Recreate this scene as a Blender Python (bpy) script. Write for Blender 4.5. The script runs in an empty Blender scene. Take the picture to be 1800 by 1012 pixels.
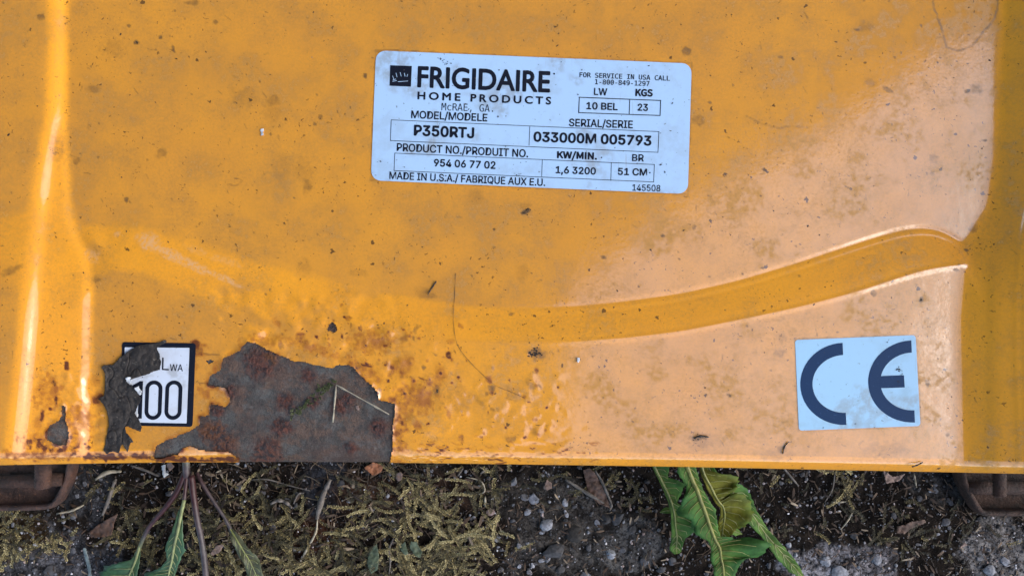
import bpy, bmesh, math, random
import numpy as np
from mathutils import Vector, Matrix

random.seed(7)
RNG = np.random.default_rng(11)
R = math.radians
sc = bpy.context.scene
COL = sc.collection

# ------------------------------------------------------------------ camera
CZ = 0.35          # camera height above the ground
ZD = 0.06          # height of the flat deck panel above the ground
HD = CZ - ZD       # camera to panel
MM = 0.2           # millimetres on the panel per photo pixel
cam_data = bpy.data.cameras.new('camera')
cam_data.sensor_width = 36.0
cam_data.lens = 36.0 * HD / (1800 * MM * 1e-3)
cam_data.clip_start = 0.01
cam_data.clip_end = 200.0
cam = bpy.data.objects.new('camera', cam_data)
COL.objects.link(cam)
cam.location = (0, 0, CZ)
cam.rotation_euler = (0, 0, 0)
sc.camera = cam

# ------------------------------------------------------------------ light
SUN_EL, SUN_AZ = R(37), R(-8)     # azimuth measured from +X, anticlockwise
world = bpy.data.worlds.new('World')
sc.world = world
world.use_nodes = True
wn = world.node_tree.nodes
wn.clear()
sky = wn.new('ShaderNodeTexSky')
sky.sky_type = 'NISHITA'
sky.sun_disc = False
sky.sun_elevation = SUN_EL
sky.sun_rotation = math.pi / 2 - SUN_AZ
sky.air_density = 1.0
sky.dust_density = 1.5
sky.ozone_density = 1.0
bg = wn.new('ShaderNodeBackground')
bg.inputs['Strength'].default_value = 0.15
wo = wn.new('ShaderNodeOutputWorld')
world.node_tree.links.new(sky.outputs[0], bg.inputs[0])
world.node_tree.links.new(bg.outputs[0], wo.inputs[0])

sun_d = bpy.data.lights.new('sun', 'SUN')
sun_d.energy = 0.6
sun_d.angle = R(50)
sun_d.color = (1.0, 0.95, 0.88)
sun = bpy.data.objects.new('sun', sun_d)
COL.objects.link(sun)
sun_dir = Vector((math.cos(SUN_EL) * math.cos(SUN_AZ), math.cos(SUN_EL) * math.sin(SUN_AZ), math.sin(SUN_EL)))
sun.rotation_euler = sun_dir.to_track_quat('Z', 'Y').to_euler()
sun.location = sun_dir * 5

sc.view_settings.view_transform = 'Standard'
sc.view_settings.look = 'None'
sc.view_settings.gamma = 1.0
sc.view_settings.exposure = 1.5
sc.view_settings.use_curve_mapping = False
sc.render.engine = 'CYCLES'
sc.cycles.use_denoising = True
sc.cycles.max_bounces = 6

# ------------------------------------------------------------------ helpers
def ground_xy(px, py, zmm=0.0):
    """point at height zmm above the ground datum that the photo shows at px, py"""
    k = MM * 1e-3 * (CZ - zmm * 1e-3) / HD
    return (px - 900.0) * k, (506.0 - py) * k

def vnoise(x, y, seed=0):
    xi = np.floor(x).astype(np.int64); yi = np.floor(y).astype(np.int64)
    fx = x - xi; fy = y - yi
    fx = fx * fx * (3 - 2 * fx); fy = fy * fy * (3 - 2 * fy)
    def h(a, b):
        n = (a * 374761393 + b * 668265263 + seed * 982451653) & 0xffffffff
        n = ((n ^ (n >> 13)) * 1274126177) & 0xffffffff
        return ((n ^ (n >> 16)) & 0xffff) / 65535.0
    return ((h(xi, yi) * (1 - fx) + h(xi + 1, yi) * fx) * (1 - fy) +
            (h(xi, yi + 1) * (1 - fx) + h(xi + 1, yi + 1) * fx) * fy) * 2 - 1

def fbm(x, y, oct=4, seed=0):
    s = 0; a = 1.0; t = 0
    for o in range(oct):
        s = s + a * vnoise(x * 2 ** o, y * 2 ** o, seed + o * 17); t += a; a *= 0.5
    return s / t

def sstep(t):
    t = np.clip(t, 0, 1)
    return t * t * (3 - 2 * t)

def gstep(u):      # falling edge with a bell-shaped slope
    return 0.5 * (1 - np.tanh(0.8 * u + 0.0356 * u ** 3))

def softramp(t, w):
    return w * np.logaddexp(0, t / w)

_dense = {}
def interp(v, pts):
    k = tuple(pts)
    if k not in _dense:
        xs = np.linspace(pts[0][0], pts[-1][0], 500); ys = np.interp(xs, [p[0] for p in pts], [p[1] for p in pts])
        for _ in range(24): ys[1:-1] = 0.25 * ys[:-2] + 0.5 * ys[1:-1] + 0.25 * ys[2:]
        _dense[k] = (xs, ys)
    return np.interp(v, *_dense[k])

def poly_sd(x, y, poly):
    """signed distance, negative inside"""
    P = np.asarray(poly, float)
    d = np.full(x.shape, 1e18); ins = np.zeros(x.shape, bool)
    for i in range(len(P)):
        ax, ay = P[i]; bx, by = P[(i + 1) % len(P)]
        ex, ey = bx - ax, by - ay
        t = np.clip(((x - ax) * ex + (y - ay) * ey) / (ex * ex + ey * ey + 1e-12), 0, 1)
        d = np.minimum(d, (x - ax - t * ex) ** 2 + (y - ay - t * ey) ** 2)
        c = ((ay > y) != (by > y)) & (x < ex * (y - ay) / (by - ay + 1e-12) + ax)
        ins ^= c
    d = np.sqrt(d)
    return np.where(ins, -d, d)

def line_d(x, y, pts):
    d = np.full(x.shape, 1e18)
    for (ax, ay), (bx, by) in zip(pts[:-1], pts[1:]):
        ex, ey = bx - ax, by - ay
        t = np.clip(((x - ax) * ex + (y - ay) * ey) / (ex * ex + ey * ey + 1e-12), 0, 1)
        d = np.minimum(d, (x - ax - t * ex) ** 2 + (y - ay - t * ey) ** 2)
    return np.sqrt(d)

def mesh_from(name, verts, faces, smooth=True):
    me = bpy.data.meshes.new(name)
    verts = np.asarray(verts, np.float32)
    if isinstance(faces, np.ndarray):
        n, k = faces.shape
        me.vertices.add(len(verts)); me.vertices.foreach_set('co', verts.ravel())
        me.loops.add(n * k); me.loops.foreach_set('vertex_index', faces.astype(np.int32).ravel())
        me.polygons.add(n)
        me.polygons.foreach_set('loop_start', np.arange(0, n * k, k, dtype=np.int32))
        me.update(calc_edges=True)
    else:
        me.from_pydata([tuple(map(float, v)) for v in verts], [], faces)
    me.validate()
    if smooth:
        me.polygons.foreach_set('use_smooth', np.ones(len(me.polygons), bool))
    me.update()
    return me

def fattr(me, name, vals):
    a = me.attributes.new(name, 'FLOAT', 'POINT')
    a.data.foreach_set('value', np.asarray(vals, np.float32))

def cattr(me, name, vals):
    a = me.attributes.new(name, 'FLOAT_COLOR', 'POINT')
    v = np.ones((len(vals), 4), np.float32); v[:, :3] = vals
    a.data.foreach_set('color', v.ravel())

def obj(name, me, mat=None, parent=None):
    o = bpy.data.objects.new(name, me)
    COL.objects.link(o)
    if mat: me.materials.append(mat)
    if parent is not None: o.parent = parent
    return o

def empty(name, loc=(0, 0, 0)):
    o = bpy.data.objects.new(name, None)
    o.empty_display_size = 0.01
    COL.objects.link(o); o.location = loc
    return o

def tag(o, label=None, cat=None, group=None, kind=None):
    if label: o['label'] = label
    if cat: o['category'] = cat
    if group: o['group'] = group
    if kind: o['kind'] = kind
    return o

class MB:
    def __init__(s): s.v = []; s.f = []; s.a = []
    def add(s, vs, fs, a=0.0):
        b = len(s.v)
        s.v.extend(vs); s.f.extend([tuple(i + b for i in f) for f in fs]); s.a.extend([a] * len(vs) if np.isscalar(a) else list(a))
    def build(s, name, mat, parent=None, smooth=True, attr=True):
        me = mesh_from(name, s.v, s.f, smooth)
        if attr: fattr(me, 'var', s.a)
        return obj(name, me, mat, parent)

def tube(pts, rad, sides=6, cap=True):
    pts = [Vector(p) for p in pts]; n = len(pts)
    if np.isscalar(rad): rad = [rad] * n
    vs = []; fs = []
    up = Vector((0, 0, 1))
    for i, p in enumerate(pts):
        t = (pts[min(i + 1, n - 1)] - pts[max(i - 1, 0)]).normalized()
        a = t.cross(up)
        if a.length < 1e-4: a = t.cross(Vector((1, 0, 0)))
        a.normalize(); b = a.cross(t)
        for k in range(sides):
            q = 2 * math.pi * k / sides
            vs.append(p + (a * math.cos(q) + b * math.sin(q)) * rad[i])
    for i in range(n - 1):
        for k in range(sides):
            k2 = (k + 1) % sides
            fs.append((i * sides + k, i * sides + k2, (i + 1) * sides + k2, (i + 1) * sides + k))
    if cap:
        fs.append(tuple(range(sides))[::-1]); fs.append(tuple((n - 1) * sides + k for k in range(sides)))
    return vs, fs

def catmull(pts, m=6):
    P = [np.array(p, float) for p in pts]
    P = [2 * P[0] - P[1]] + P + [2 * P[-1] - P[-2]]
    out = []
    for i in range(1, len(P) - 2):
        for k in range(m):
            t = k / m
            a, b, c, d = P[i - 1], P[i], P[i + 1], P[i + 2]
            out.append(0.5 * (2 * b + (c - a) * t + (2 * a - 5 * b + 4 * c - d) * t * t + (3 * b - a - 3 * c + d) * t ** 3))
    out.append(P[-2])
    return out

# ------------------------------------------------------------------ materials
class NT:
    def __init__(s, name):
        s.m = bpy.data.materials.new(name); s.m.use_nodes = True
        s.t = s.m.node_tree; s.n = s.t.nodes; s.n.clear()
        s.out = s.n.new('ShaderNodeOutputMaterial')
        s.p = s.n.new('ShaderNodeBsdfPrincipled')
        s.link(s.p.outputs[0], s.out.inputs[0])
        tc = s.n.new('ShaderNodeTexCoord'); s.co = tc.outputs['Object']
    def link(s, a, b): s.t.links.new(a, b)
    def put(s, sock, v):
        if isinstance(v, bpy.types.NodeSocket): s.link(v, sock)
        elif isinstance(v, tuple) and len(v) == 3: sock.default_value = (*v, 1) if sock.type == 'RGBA' else v
        else: sock.default_value = v
    def set(s, **k):
        for a, v in k.items(): s.put(s.p.inputs[a.replace('_', ' ')], v)
    def noise(s, scale, detail=4, rough=0.55, dist=0.0, co=None, off=None):
        n = s.n.new('ShaderNodeTexNoise')
        src = co or s.co
        if off is not None:
            mp = s.n.new('ShaderNodeMapping'); mp.inputs['Location'].default_value = off
            s.link(src, mp.inputs[0]); src = mp.outputs[0]
        s.link(src, n.inputs['Vector'])
        n.inputs['Scale'].default_value = scale; n.inputs['Detail'].default_value = detail
        n.inputs['Roughness'].default_value = rough; n.inputs['Distortion'].default_value = dist
        return n.outputs['Fac']
    def voro(s, scale, feature='F1', rnd=1.0):
        n = s.n.new('ShaderNodeTexVoronoi'); n.feature = feature
        s.link(s.co, n.inputs['Vector']); n.inputs['Scale'].default_value = scale
        n.inputs['Randomness'].default_value = rnd
        return n
    def ramp(s, v, a, b, lo=0.0, hi=1.0):
        n = s.n.new('ShaderNodeMapRange'); n.interpolation_type = 'SMOOTHSTEP'
        s.put(n.inputs[0], v); n.inputs[1].default_value = a; n.inputs[2].default_value = b
        n.inputs[3].default_value = lo; n.inputs[4].default_value = hi
        return n.outputs[0]
    def math(s, op, a, b=0.0):
        n = s.n.new('ShaderNodeMath'); n.operation = op
        s.put(n.inputs[0], a); s.put(n.inputs[1], b); return n.outputs[0]
    def mix(s, f, a, b, mode='MIX'):
        n = s.n.new('ShaderNodeMix'); n.data_type = 'RGBA'; n.blend_type = mode
        s.put(n.inputs[0], f); s.put(n.inputs[6], a); s.put(n.inputs[7], b); return n.outputs[2]
    def attr(s, name):
        n = s.n.new('ShaderNodeAttribute'); n.attribute_name = name; return n
    def bump(s, h, strength, dist, nrm=None):
        n = s.n.new('ShaderNodeBump'); n.inputs['Strength'].default_value = strength
        n.inputs['Distance'].default_value = dist; s.link(h, n.inputs['Height'])
        if nrm is not None: s.link(nrm, n.inputs['Normal'])
        return n.outputs[0]

def mat_paint():
    t = NT('orange_paint')
    big = t.noise(14, 5, 0.6); mid = t.noise(70, 7, 0.65); fine = t.noise(420, 5, 0.65); vf = t.noise(1500, 3, 0.6)
    c = t.mix(t.ramp(big, 0.35, 0.68), (0.82, 0.336, 0.024), (0.76, 0.308, 0.028))
    du = t.attr('dust').outputs['Fac']
    c = t.mix(t.math('MULTIPLY', du, t.ramp(mid, 0.30, 0.66, 0.32, 0.54)), c, (0.40, 0.192, 0.050))
    # dusty film, blotches
    film = t.math('MULTIPLY', t.ramp(mid, 0.44, 0.66), t.ramp(fine, 0.35, 0.62))
    c = t.mix(t.math('MULTIPLY', film, 0.55), c, (0.30, 0.155, 0.040))
    film2 = t.math('MULTIPLY', t.ramp(t.noise(38, 5, 0.6, off=(3, 1, 0)), 0.55, 0.75), t.ramp(vf, 0.42, 0.62))
    c = t.mix(t.math('MULTIPLY', film2, 0.30), c, (0.22, 0.13, 0.06))
    grain = t.math('MULTIPLY', t.ramp(t.noise(1100, 6, 0.75, off=(2, 9, 4)), 0.40, 0.66), t.ramp(t.noise(55, 4, 0.6, off=(8, 2, 4)), 0.30, 0.62, 0.35, 1.0))
    c = t.mix(t.math('MULTIPLY', grain, 0.34), c, (0.20, 0.115, 0.045))
    # small specks of grit
    sp = t.math('MULTIPLY', t.ramp(t.noise(820, 2, 0.5, 0.6), 0.665, 0.70), t.ramp(t.noise(90, 3, off=(1, 5, 2)), 0.42, 0.62))
    c = t.mix(t.math('MULTIPLY', sp, 0.85), c, (0.06, 0.03, 0.012))
    vo = t.voro(210)
    wn_ = t.n.new('ShaderNodeTexNoise'); t.link(t.co, wn_.inputs['Vector']); wn_.inputs['Scale'].default_value = 900; wn_.inputs['Detail'].default_value = 3
    vm = t.n.new('ShaderNodeVectorMath'); vm.operation = 'MULTIPLY_ADD'; t.link(wn_.outputs['Color'], vm.inputs[0]); vm.inputs[1].default_value = (0.0022, 0.0022, 0.0); t.link(t.co, vm.inputs[2])
    t.link(vm.outputs[0], vo.inputs['Vector'])
    sepc = t.n.new('ShaderNodeSeparateColor'); t.link(vo.outputs['Color'], sepc.inputs[0])
    rad = t.ramp(sepc.outputs[0], 0.70, 1.0, 0.0, 0.15)
    vs = t.math('LESS_THAN', vo.outputs['Distance'], rad)
    c = t.mix(t.math('MULTIPLY', vs, 0.8), c, (0.05, 0.028, 0.015))
    st = t.attr('stain').outputs['Fac']
    stn = t.math('MULTIPLY', st, t.ramp(fine, 0.30, 0.60, 0.45, 1.0))
    c = t.mix(stn, c, (0.085, 0.050, 0.022))
    ru = t.attr('rust').outputs['Fac']
    run = t.math('MINIMUM', t.math('MULTIPLY', ru, t.ramp(fine, 0.34, 0.58, 0.6, 1.6)), 1.0)
    c = t.mix(run, c, t.mix(t.ramp(ru, 0.35, 0.85), (0.30, 0.088, 0.010), (0.085, 0.022, 0.008)))
    hl = t.math('MULTIPLY', t.attr('painted_glint').outputs['Fac'], t.ramp(t.noise(900, 5, 0.7), 0.36, 0.60))
    c = t.mix(t.math('MULTIPLY', hl, 0.75), c, (0.62, 0.37, 0.19))  # pale tone of the painted highlight streaks
    dirt = t.math('MAXIMUM', t.math('MAXIMUM', t.math('MAXIMUM', film, t.math('MULTIPLY', grain, 0.62)), t.math('MULTIPLY', film2, 0.5)), t.math('MAXIMUM', stn, run))
    t.set(Base_Color=c, Roughness=0.5, Specular_IOR_Level=0.15)
    t.set(Coat_Weight=t.math('MULTIPLY', t.ramp(dirt, 0.0, 1.0, 1.0, 0.25), t.ramp(t.noise(30, 7, 0.7, off=(5, 5, 5)), 0.38, 0.60, 1.0, 0.84)), Coat_Roughness=t.ramp(dirt, 0.0, 1.0, 0.055, 0.36), Coat_IOR=2.15)
    b = t.bump(t.noise(320, 3, 0.5), 0.06, 0.0004)
    b = t.bump(fine, 0.12, 0.0002, b)
    t.link(b, t.p.inputs['Normal'])
    b2 = t.bump(t.noise(60, 2, 0.5), 0.03, 0.001, b)
    t.link(b2, t.p.inputs['Coat Normal'])
    return t.m

def mat_bare():
    t = NT('bare_rusty_steel')
    a = t.noise(95, 8, 0.7); b = t.noise(420, 8, 0.75); g = t.noise(1500, 4, 0.7)
    c = t.mix(t.ramp(a, 0.40, 0.60), (0.060, 0.056, 0.050), (0.034, 0.024, 0.019))
    c = t.mix(t.ramp(t.noise(190, 8, 0.72, off=(4, 4, 9)), 0.45, 0.58), c, (0.095, 0.050, 0.030))
    c = t.mix(t.math('MULTIPLY', t.ramp(t.noise(130, 6, 0.7, off=(2, 6, 9)), 0.52, 0.62), 0.7), c, (0.085, 0.082, 0.076))
    c = t.mix(t.math('MULTIPLY', t.ramp(b, 0.50, 0.62), 0.6), c, (0.028, 0.018, 0.018))
    c = t.mix(t.math('MULTIPLY', t.ramp(t.noise(45, 6, 0.7, off=(1, 7, 3)), 0.48, 0.60), 0.40), c, (0.075, 0.030, 0.018))
    c = t.mix(t.math('MULTIPLY', t.ramp(g, 0.50, 0.36), 0.5), c, (0.013, 0.010, 0.010))
    c = t.mix(t.math('MULTIPLY', t.ramp(g, 0.60, 0.70), 0.4), c, (0.15, 0.135, 0.12))
    ru = t.attr('rust').outputs['Fac']
    rc = t.mix(t.ramp(b, 0.40, 0.58), (0.010, 0.006, 0.008), (0.092, 0.027, 0.015))
    c = t.mix(t.math('MULTIPLY', ru, t.ramp(b, 0.25, 0.5, 0.6, 1.0)), c, rc)
    og = t.attr('orange').outputs['Fac']
    c = t.mix(t.math('MULTIPLY', og, t.ramp(b, 0.44, 0.60)), c, (0.13, 0.048, 0.012))
    t.set(Base_Color=c, Roughness=t.ramp(b, 0.3, 0.7, 0.42, 0.75), Specular_IOR_Level=0.5)
    h = t.math('ADD', t.math('MULTIPLY', b, 0.7), t.math('MULTIPLY', g, 0.4))
    t.link(t.bump(h, 1.0, 0.0016), t.p.inputs['Normal'])
    return t.m

def mat_simple(name, col, rough=0.5, var=0.25, scale=300, bump=0.2, bd=0.0003, spec=0.5, col2=None, sss=None):
    t = NT(name)
    n = t.noise(scale, 6, 0.6)
    c2 = col2 or tuple(x * (1 - var) for x in col)
    col, c2 = tuple(x * 0.75 for x in col), tuple(x * 0.75 for x in c2)
    t.set(Base_Color=t.mix(t.ramp(n, 0.35, 0.65), col, c2), Roughness=rough, Specular_IOR_Level=spec)
    if bump: t.link(t.bump(n, bump, bd), t.p.inputs['Normal'])
    return t

def mat_sticker(name, col, gloss=0.3):
    t = NT(name)
    n = t.noise(90, 7, 0.65); f = t.noise(700, 4, 0.6); f2 = t.noise(300, 3, 0.6, off=(4, 2, 0))
    c = t.mix(t.math('MULTIPLY', t.ramp(n, 0.46, 0.68), 0.34), col, (col[0] * 0.66, col[1] * 0.58, col[2] * 0.50))
    c = t.mix(t.math('MULTIPLY', t.ramp(f, 0.665, 0.72), 0.7), c, (0.10, 0.09, 0.08))
    bl = t.math('MULTIPLY', t.ramp(t.noise(60, 2, off=(7, 3, 1)), 0.56, 0.64), t.ramp(f2, 0.35, 0.62))
    c = t.mix(t.math('MULTIPLY', bl, 0.45), c, (0.20, 0.19, 0.17))
    mp = t.n.new('ShaderNodeMapping'); mp.inputs['Rotation'].default_value = (0, 0, 0.5); mp.inputs['Scale'].default_value = (1.0, 0.06, 1.0); t.link(t.co, mp.inputs[0])
    scr = t.math('MULTIPLY', t.ramp(t.noise(900, 2, 0.5, co=mp.outputs[0]), 0.66, 0.70), t.ramp(t.noise(45, 3, off=(9, 1, 1)), 0.5, 0.6))
    c = t.mix(t.math('MULTIPLY', scr, 0.35), c, (0.25, 0.25, 0.25))
    t.set(Base_Color=c, Roughness=t.ramp(n, 0.4, 0.7, gloss, gloss + 0.25), Specular_IOR_Level=0.4)
    t.link(t.bump(f2, 0.05, 0.0002), t.p.inputs['Normal'])
    return t.m

def mat_ink(name, col):
    t = NT(name)
    f = t.noise(1300, 4, 0.6)
    c = t.mix(t.math('MULTIPLY', t.ramp(f, 0.60, 0.72), 0.5), col, tuple(x * 2 + 0.02 for x in col))
    t.set(Base_Color=c, Roughness=0.5, Specular_IOR_Level=0.15)
    return t.m

def mat_ground():
    t = NT('soil_and_tarmac')
    col = t.attr('Col').outputs['Color']
    a = t.noise(160, 8, 0.7); b = t.noise(700, 6, 0.7); g = t.noise(2200, 2, 0.6)
    k = t.mix(t.ramp(a, 0.35, 0.66), (0.25, 0.23, 0.22), (1.9, 1.85, 1.8))
    c = t.mix(1.0, col, k, 'MULTIPLY')
    c = t.mix(t.math('MULTIPLY', t.ramp(b, 0.64, 0.74), 0.35), c, (0.085, 0.078, 0.07))
    c = t.mix(t.math('MULTIPLY', t.ramp(b, 0.52, 0.38), 0.85), c, (0.010, 0.008, 0.007))
    c = t.mix(t.math('MULTIPLY', t.ramp(g, 0.70, 0.75), 0.7), c, (0.36, 0.36, 0.37))
    t.set(Base_Color=c, Roughness=0.9, Specular_IOR_Level=0.08)
    h = t.math('ADD', t.math('MULTIPLY', a, 1.0), t.math('MULTIPLY', b, 0.6))
    t.link(t.bump(h, 0.9, 0.002), t.p.inputs['Normal'])
    return t.m

def mat_var(name, stops, rough=0.7, scale=800, bump=0.3, trans=0.0, spec=0.4):
    """colour picked by the 'var' attribute along stops"""
    t = NT(name)
    r = t.n.new('ShaderNodeValToRGB')
    t.link(t.attr('var').outputs['Fac'], r.inputs[0])
    e = r.color_ramp.elements
    while len(e) < len(stops): e.new(0.5)
    for i, (p, c) in enumerate(stops):
        e[i].position = p; e[i].color = (*c, 1)
    n = t.noise(scale, 5, 0.6)
    c = t.mix(1.0, r.outputs[0], t.mix(t.ramp(n, 0.3, 0.7), (0.48, 0.48, 0.48), (0.95, 0.95, 0.95)), 'MULTIPLY')
    t.set(Base_Color=c, Roughness=rough, Specular_IOR_Level=spec)
    if trans: t.set(Subsurface_Weight=trans, Subsurface_Radius=(0.002, 0.003, 0.001), Subsurface_Scale=0.3)
    t.link(t.bump(n, bump, 0.0005), t.p.inputs['Normal'])
    return t.m

M = {}
M['paint'] = mat_paint()
M['bare'] = mat_bare()
M['silver'] = mat_sticker('pale_blue_label', (0.36, 0.52, 0.72))
M['ce'] = mat_sticker('pale_label', (0.29, 0.49, 0.66))
M['white'] = mat_sticker('white_label', (0.52, 0.57, 0.65))
M['ink'] = mat_ink('black_ink', (0.006, 0.008, 0.016))
M['navy'] = mat_ink('navy_ink', (0.003, 0.026, 0.080))
M['ground'] = mat_ground()
M['blocker'] = mat_simple('dark_blocker', (0.022, 0.018, 0.015), 0.9, spec=0.1).m

# ------------------------------------------------------------------ the setting: ground, and an added sky blocker overhead
def ground_height(x, y):          # metres in, metres out
    z = 2.2 * fbm(x * 28, y * 28, 3, 5) + 1.1 * fbm(x * 130, y * 130, 3, 9) + 0.5 * np.abs(fbm(x * 420, y * 420, 3, 21))
    return z * 1e-3

def axis(lo, a, b, hi, step, far):
    left = -np.geomspace(1, 1 + (a - lo), far)[::-1] + 1 + a
    right = np.geomspace(1, 1 + (hi - b), far) - 1 + b
    return np.concatenate([left[:-1], np.arange(a, b, step), right])

gx = axis(-15, -0.27, 0.27, 15, 0.0006, 40)
gy = axis(-15, -0.150, -0.045, 15, 0.0006, 40)
GX, GY = np.meshgrid(gx, gy)
GZ = ground_height(GX, GY)
far = np.clip((np.hypot(GX, GY) - 0.6) / 2, 0, 1)
GZ = GZ * (1 - 0.5 * far)
gpx = 900 + GX / (MM * 1e-3 * CZ / HD); gpy = 506 - GY / (MM * 1e-3 * CZ / HD)
gcol = np.zeros((GX.size, 3)) + np.array((0.0125, 0.0095, 0.0072))
REG = [  # px, py, rx, ry, colour, noise
    (90, 985, 110, 90, (0.105, 0.108, 0.122)), (150, 860, 70, 55, (0.050, 0.052, 0.058)),
    (570, 850, 40, 60, (0.040, 0.043, 0.052)), (1000, 940, 130, 95, (0.082, 0.077, 0.072)),
    (1120, 960, 60, 50, (0.10, 0.10, 0.10)), (1440, 1000, 70, 40, (0.30, 0.30, 0.33)), (1530, 995, 60, 42, (0.28, 0.27, 0.29)),
    (1760, 980, 75, 70, (0.22, 0.215, 0.215)), (1640, 850, 70, 40, (0.070, 0.068, 0.066)),
    (560, 950, 40, 40, (0.070, 0.032, 0.018)), (660, 870, 70, 40, (0.060, 0.034, 0.022)), (780, 870, 60, 40, (0.050, 0.030, 0.020)),
    (40, 930, 60, 40, (0.06, 0.040, 0.020)), (900, 870, 50, 40, (0.05, 0.045, 0.04)), (1500, 880, 150, 60, (0.012, 0.009, 0.007)),
]
nz = fbm(GX * 120, GY * 120, 4, 31)
for (cx, cy, rx, ry, c) in REG:
    d = np.hypot((gpx - cx) / rx, (gpy - cy) / ry) + 0.55 * nz
    w = sstep((1.05 - d) / 0.35).ravel()[:, None]
    gcol = gcol * (1 - w) + np.array(c) * 0.62 * w
ny, nx = GX.shape
idx = np.arange(nx * ny).reshape(ny, nx)
gf = np.stack([idx[:-1, :-1], idx[:-1, 1:], idx[1:, 1:], idx[1:, :-1]], -1).reshape(-1, 4)
gme = mesh_from('ground', np.stack([GX, GY, GZ], -1).reshape(-1, 3), gf)
cattr(gme, 'Col', gcol)
ground = tag(obj('ground', gme, M['ground']), kind='structure')

def gz(x, y):
    return float(ground_height(np.array([x]), np.array([y]))[0])

# added dark slab, out of view above the mower: it is what the gloss mirrors on the left and at the top
blocker_poly = [(0.17, 0.02), (3.6, 2.09), (3.6, 3.4), (-4.0, 3.4), (-4.0, -1.25), (0.14, -1.25)]
rb = MB()
n = len(blocker_poly)
vs = [(x, y, 2.06) for x, y in blocker_poly] + [(x, y, 2.16) for x, y in blocker_poly]
fs = [tuple(range(n))[::-1], tuple(range(n, 2 * n))] + [(i, (i + 1) % n, n + (i + 1) % n, n + i) for i in range(n)]
rb.add(vs, fs)
tag(rb.build('sky_blocker', M['blocker'], smooth=False), kind='structure')

# ------------------------------------------------------------------ the mower deck
mower = tag(empty('lawn_mower', (0, 0, 0)), 'weathered orange pressed-steel mower deck with worn labels and peeling paint', 'lawn mower')

XA = [(-400, 100), (60, 99), (200, 95), (300, 79), (450, 61), (600, 48), (720, 37), (800, 28)]
XB = [(-400, 113), (230, 112), (380, 120), (415, 132), (450, 150), (500, 155), (720, 151), (800, 150)]
WB = [(-400, 9), (200, 7), (340, 7), (430, 12), (520, 13), (640, 13), (700, 17), (800, 18)]
XR = [(-400, 1768), (60, 1762), (150, 1756), (280, 1750), (360, 1738), (420, 1716), (480, 1696), (560, 1688), (700, 1690), (800, 1692)]
XD = [(-400, 1772), (60, 1768), (300, 1757), (360, 1756), (420, 1748), (480, 1738), (600, 1736), (800, 1735)]
XS = [(-400, 1850), (300, 1838), (380, 1812), (450, 1800), (520, 1794), (650, 1795), (800, 1800)]
YU = [(560, 520), (700, 534), (900, 540), (1000, 538), (1100, 528), (1200, 514), (1300, 491), (1400, 461), (1500, 428), (1560, 409), (1600, 399), (1640, 398), (1670, 408), (1700, 432), (1720, 446)]
YL = [(560, 582), (700, 596), (900, 602), (1000, 601), (1100, 594), (1200, 582), (1300, 562), (1400, 541), (1500, 515), (1560, 495), (1600, 482), (1640, 471), (1670, 468), (1700, 464), (1720, 462)]
def sym(P):      # the pressing is close to symmetric about px 925
    right = [p for p in P if p[0] >= 900]
    left = [(1850 - x, y) for x, y in right if x > 960][::-1]
    return left + right
YU = sym(YU); YL = sym(YL)
YU = [(x, float(np.interp(x, [p[0] for p in YU], [p[1] for p in YU]))) for x in range(100, 1760, 10)]
def smooth_curve(P, it=6):
    y = np.array([p[1] for p in P]); x = [p[0] for p in P]
    for _ in range(it): y[1:-1] = 0.25 * y[:-2] + 0.5 * y[1:-1] + 0.25 * y[2:]
    return list(zip(x, y))
YL = [(x, float(np.interp(x, [p[0] for p in YL], [p[1] for p in YL]))) for x in range(100, 1760, 10)]
YU = smooth_curve(YU); YL = smooth_curve(YL)

# raster of small relief: rust bubbles under the paint, dents   (2 px cells)
RX0, RY0, RST = -200, -200, 2
rw, rh = 1100, 560
EX = np.zeros((rh, rw))
def add_bump(cx, cy, sx, sy, amp, ang=0.0):
    r = int(3.2 * max(sx, sy) / RST) + 1
    i0 = int((cx - RX0) / RST); j0 = int((cy - RY0) / RST)
    a, b, c, d = max(i0 - r, 0), min(i0 + r, rw - 1), max(j0 - r, 0), min(j0 + r, rh - 1)
    if a >= b or c >= d: return
    X, Y = np.meshgrid(np.arange(a, b) * RST + RX0 - cx, np.arange(c, d) * RST + RY0 - cy)
    u = X * math.cos(ang) + Y * math.sin(ang); v = -X * math.sin(ang) + Y * math.cos(ang)
    EX[c:d, a:b] += amp * np.exp(-0.5 * ((u / sx) ** 2 + (v / sy) ** 2))
rr = random.Random(3); BUB = []
for _ in range(520):
    t = rr.random(); cx = 520 + 440 * t + rr.gauss(0, 45); cy = 560 + 190 * t + rr.gauss(0, 42)
    if cy > 775 or cx > 1000: continue
    s = rr.uniform(1.5, 4) if rr.random() < .8 else rr.uniform(4, 9); BUB.append((cx, cy, s)); add_bump(cx, cy, s, s * rr.uniform(0.6, 1.6), rr.uniform(0.008, 0.036) * s * rr.choice([1, 1, -0.6]), rr.uniform(0, 3))
for _ in range(170):
    cx = rr.uniform(380, 700); cy = rr.uniform(515, 640); s = rr.uniform(2.5, 9)
    add_bump(cx, cy, s, s * rr.uniform(0.7, 1.6), 0.024 * s * rr.choice([1, -1]), rr.uniform(0, 3))
for _ in range(46):
    cx = rr.gauss(935, 55); cy = rr.gauss(730, 30); s = rr.uniform(1.6, 4.2)
    add_bump(cx, cy, s, s * 1.8, rr.uniform(0.008, 0.028) * s * rr.choice([1, -0.7]), rr.uniform(1.2, 1.9))
for _ in range(110):
    cx = rr.gauss(150, 26); cy = rr.uniform(655, 780); s = rr.uniform(2.5, 6)
    add_bump(cx, cy, s, s, 0.020 * s * rr.choice([1, -1]), 0)
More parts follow.
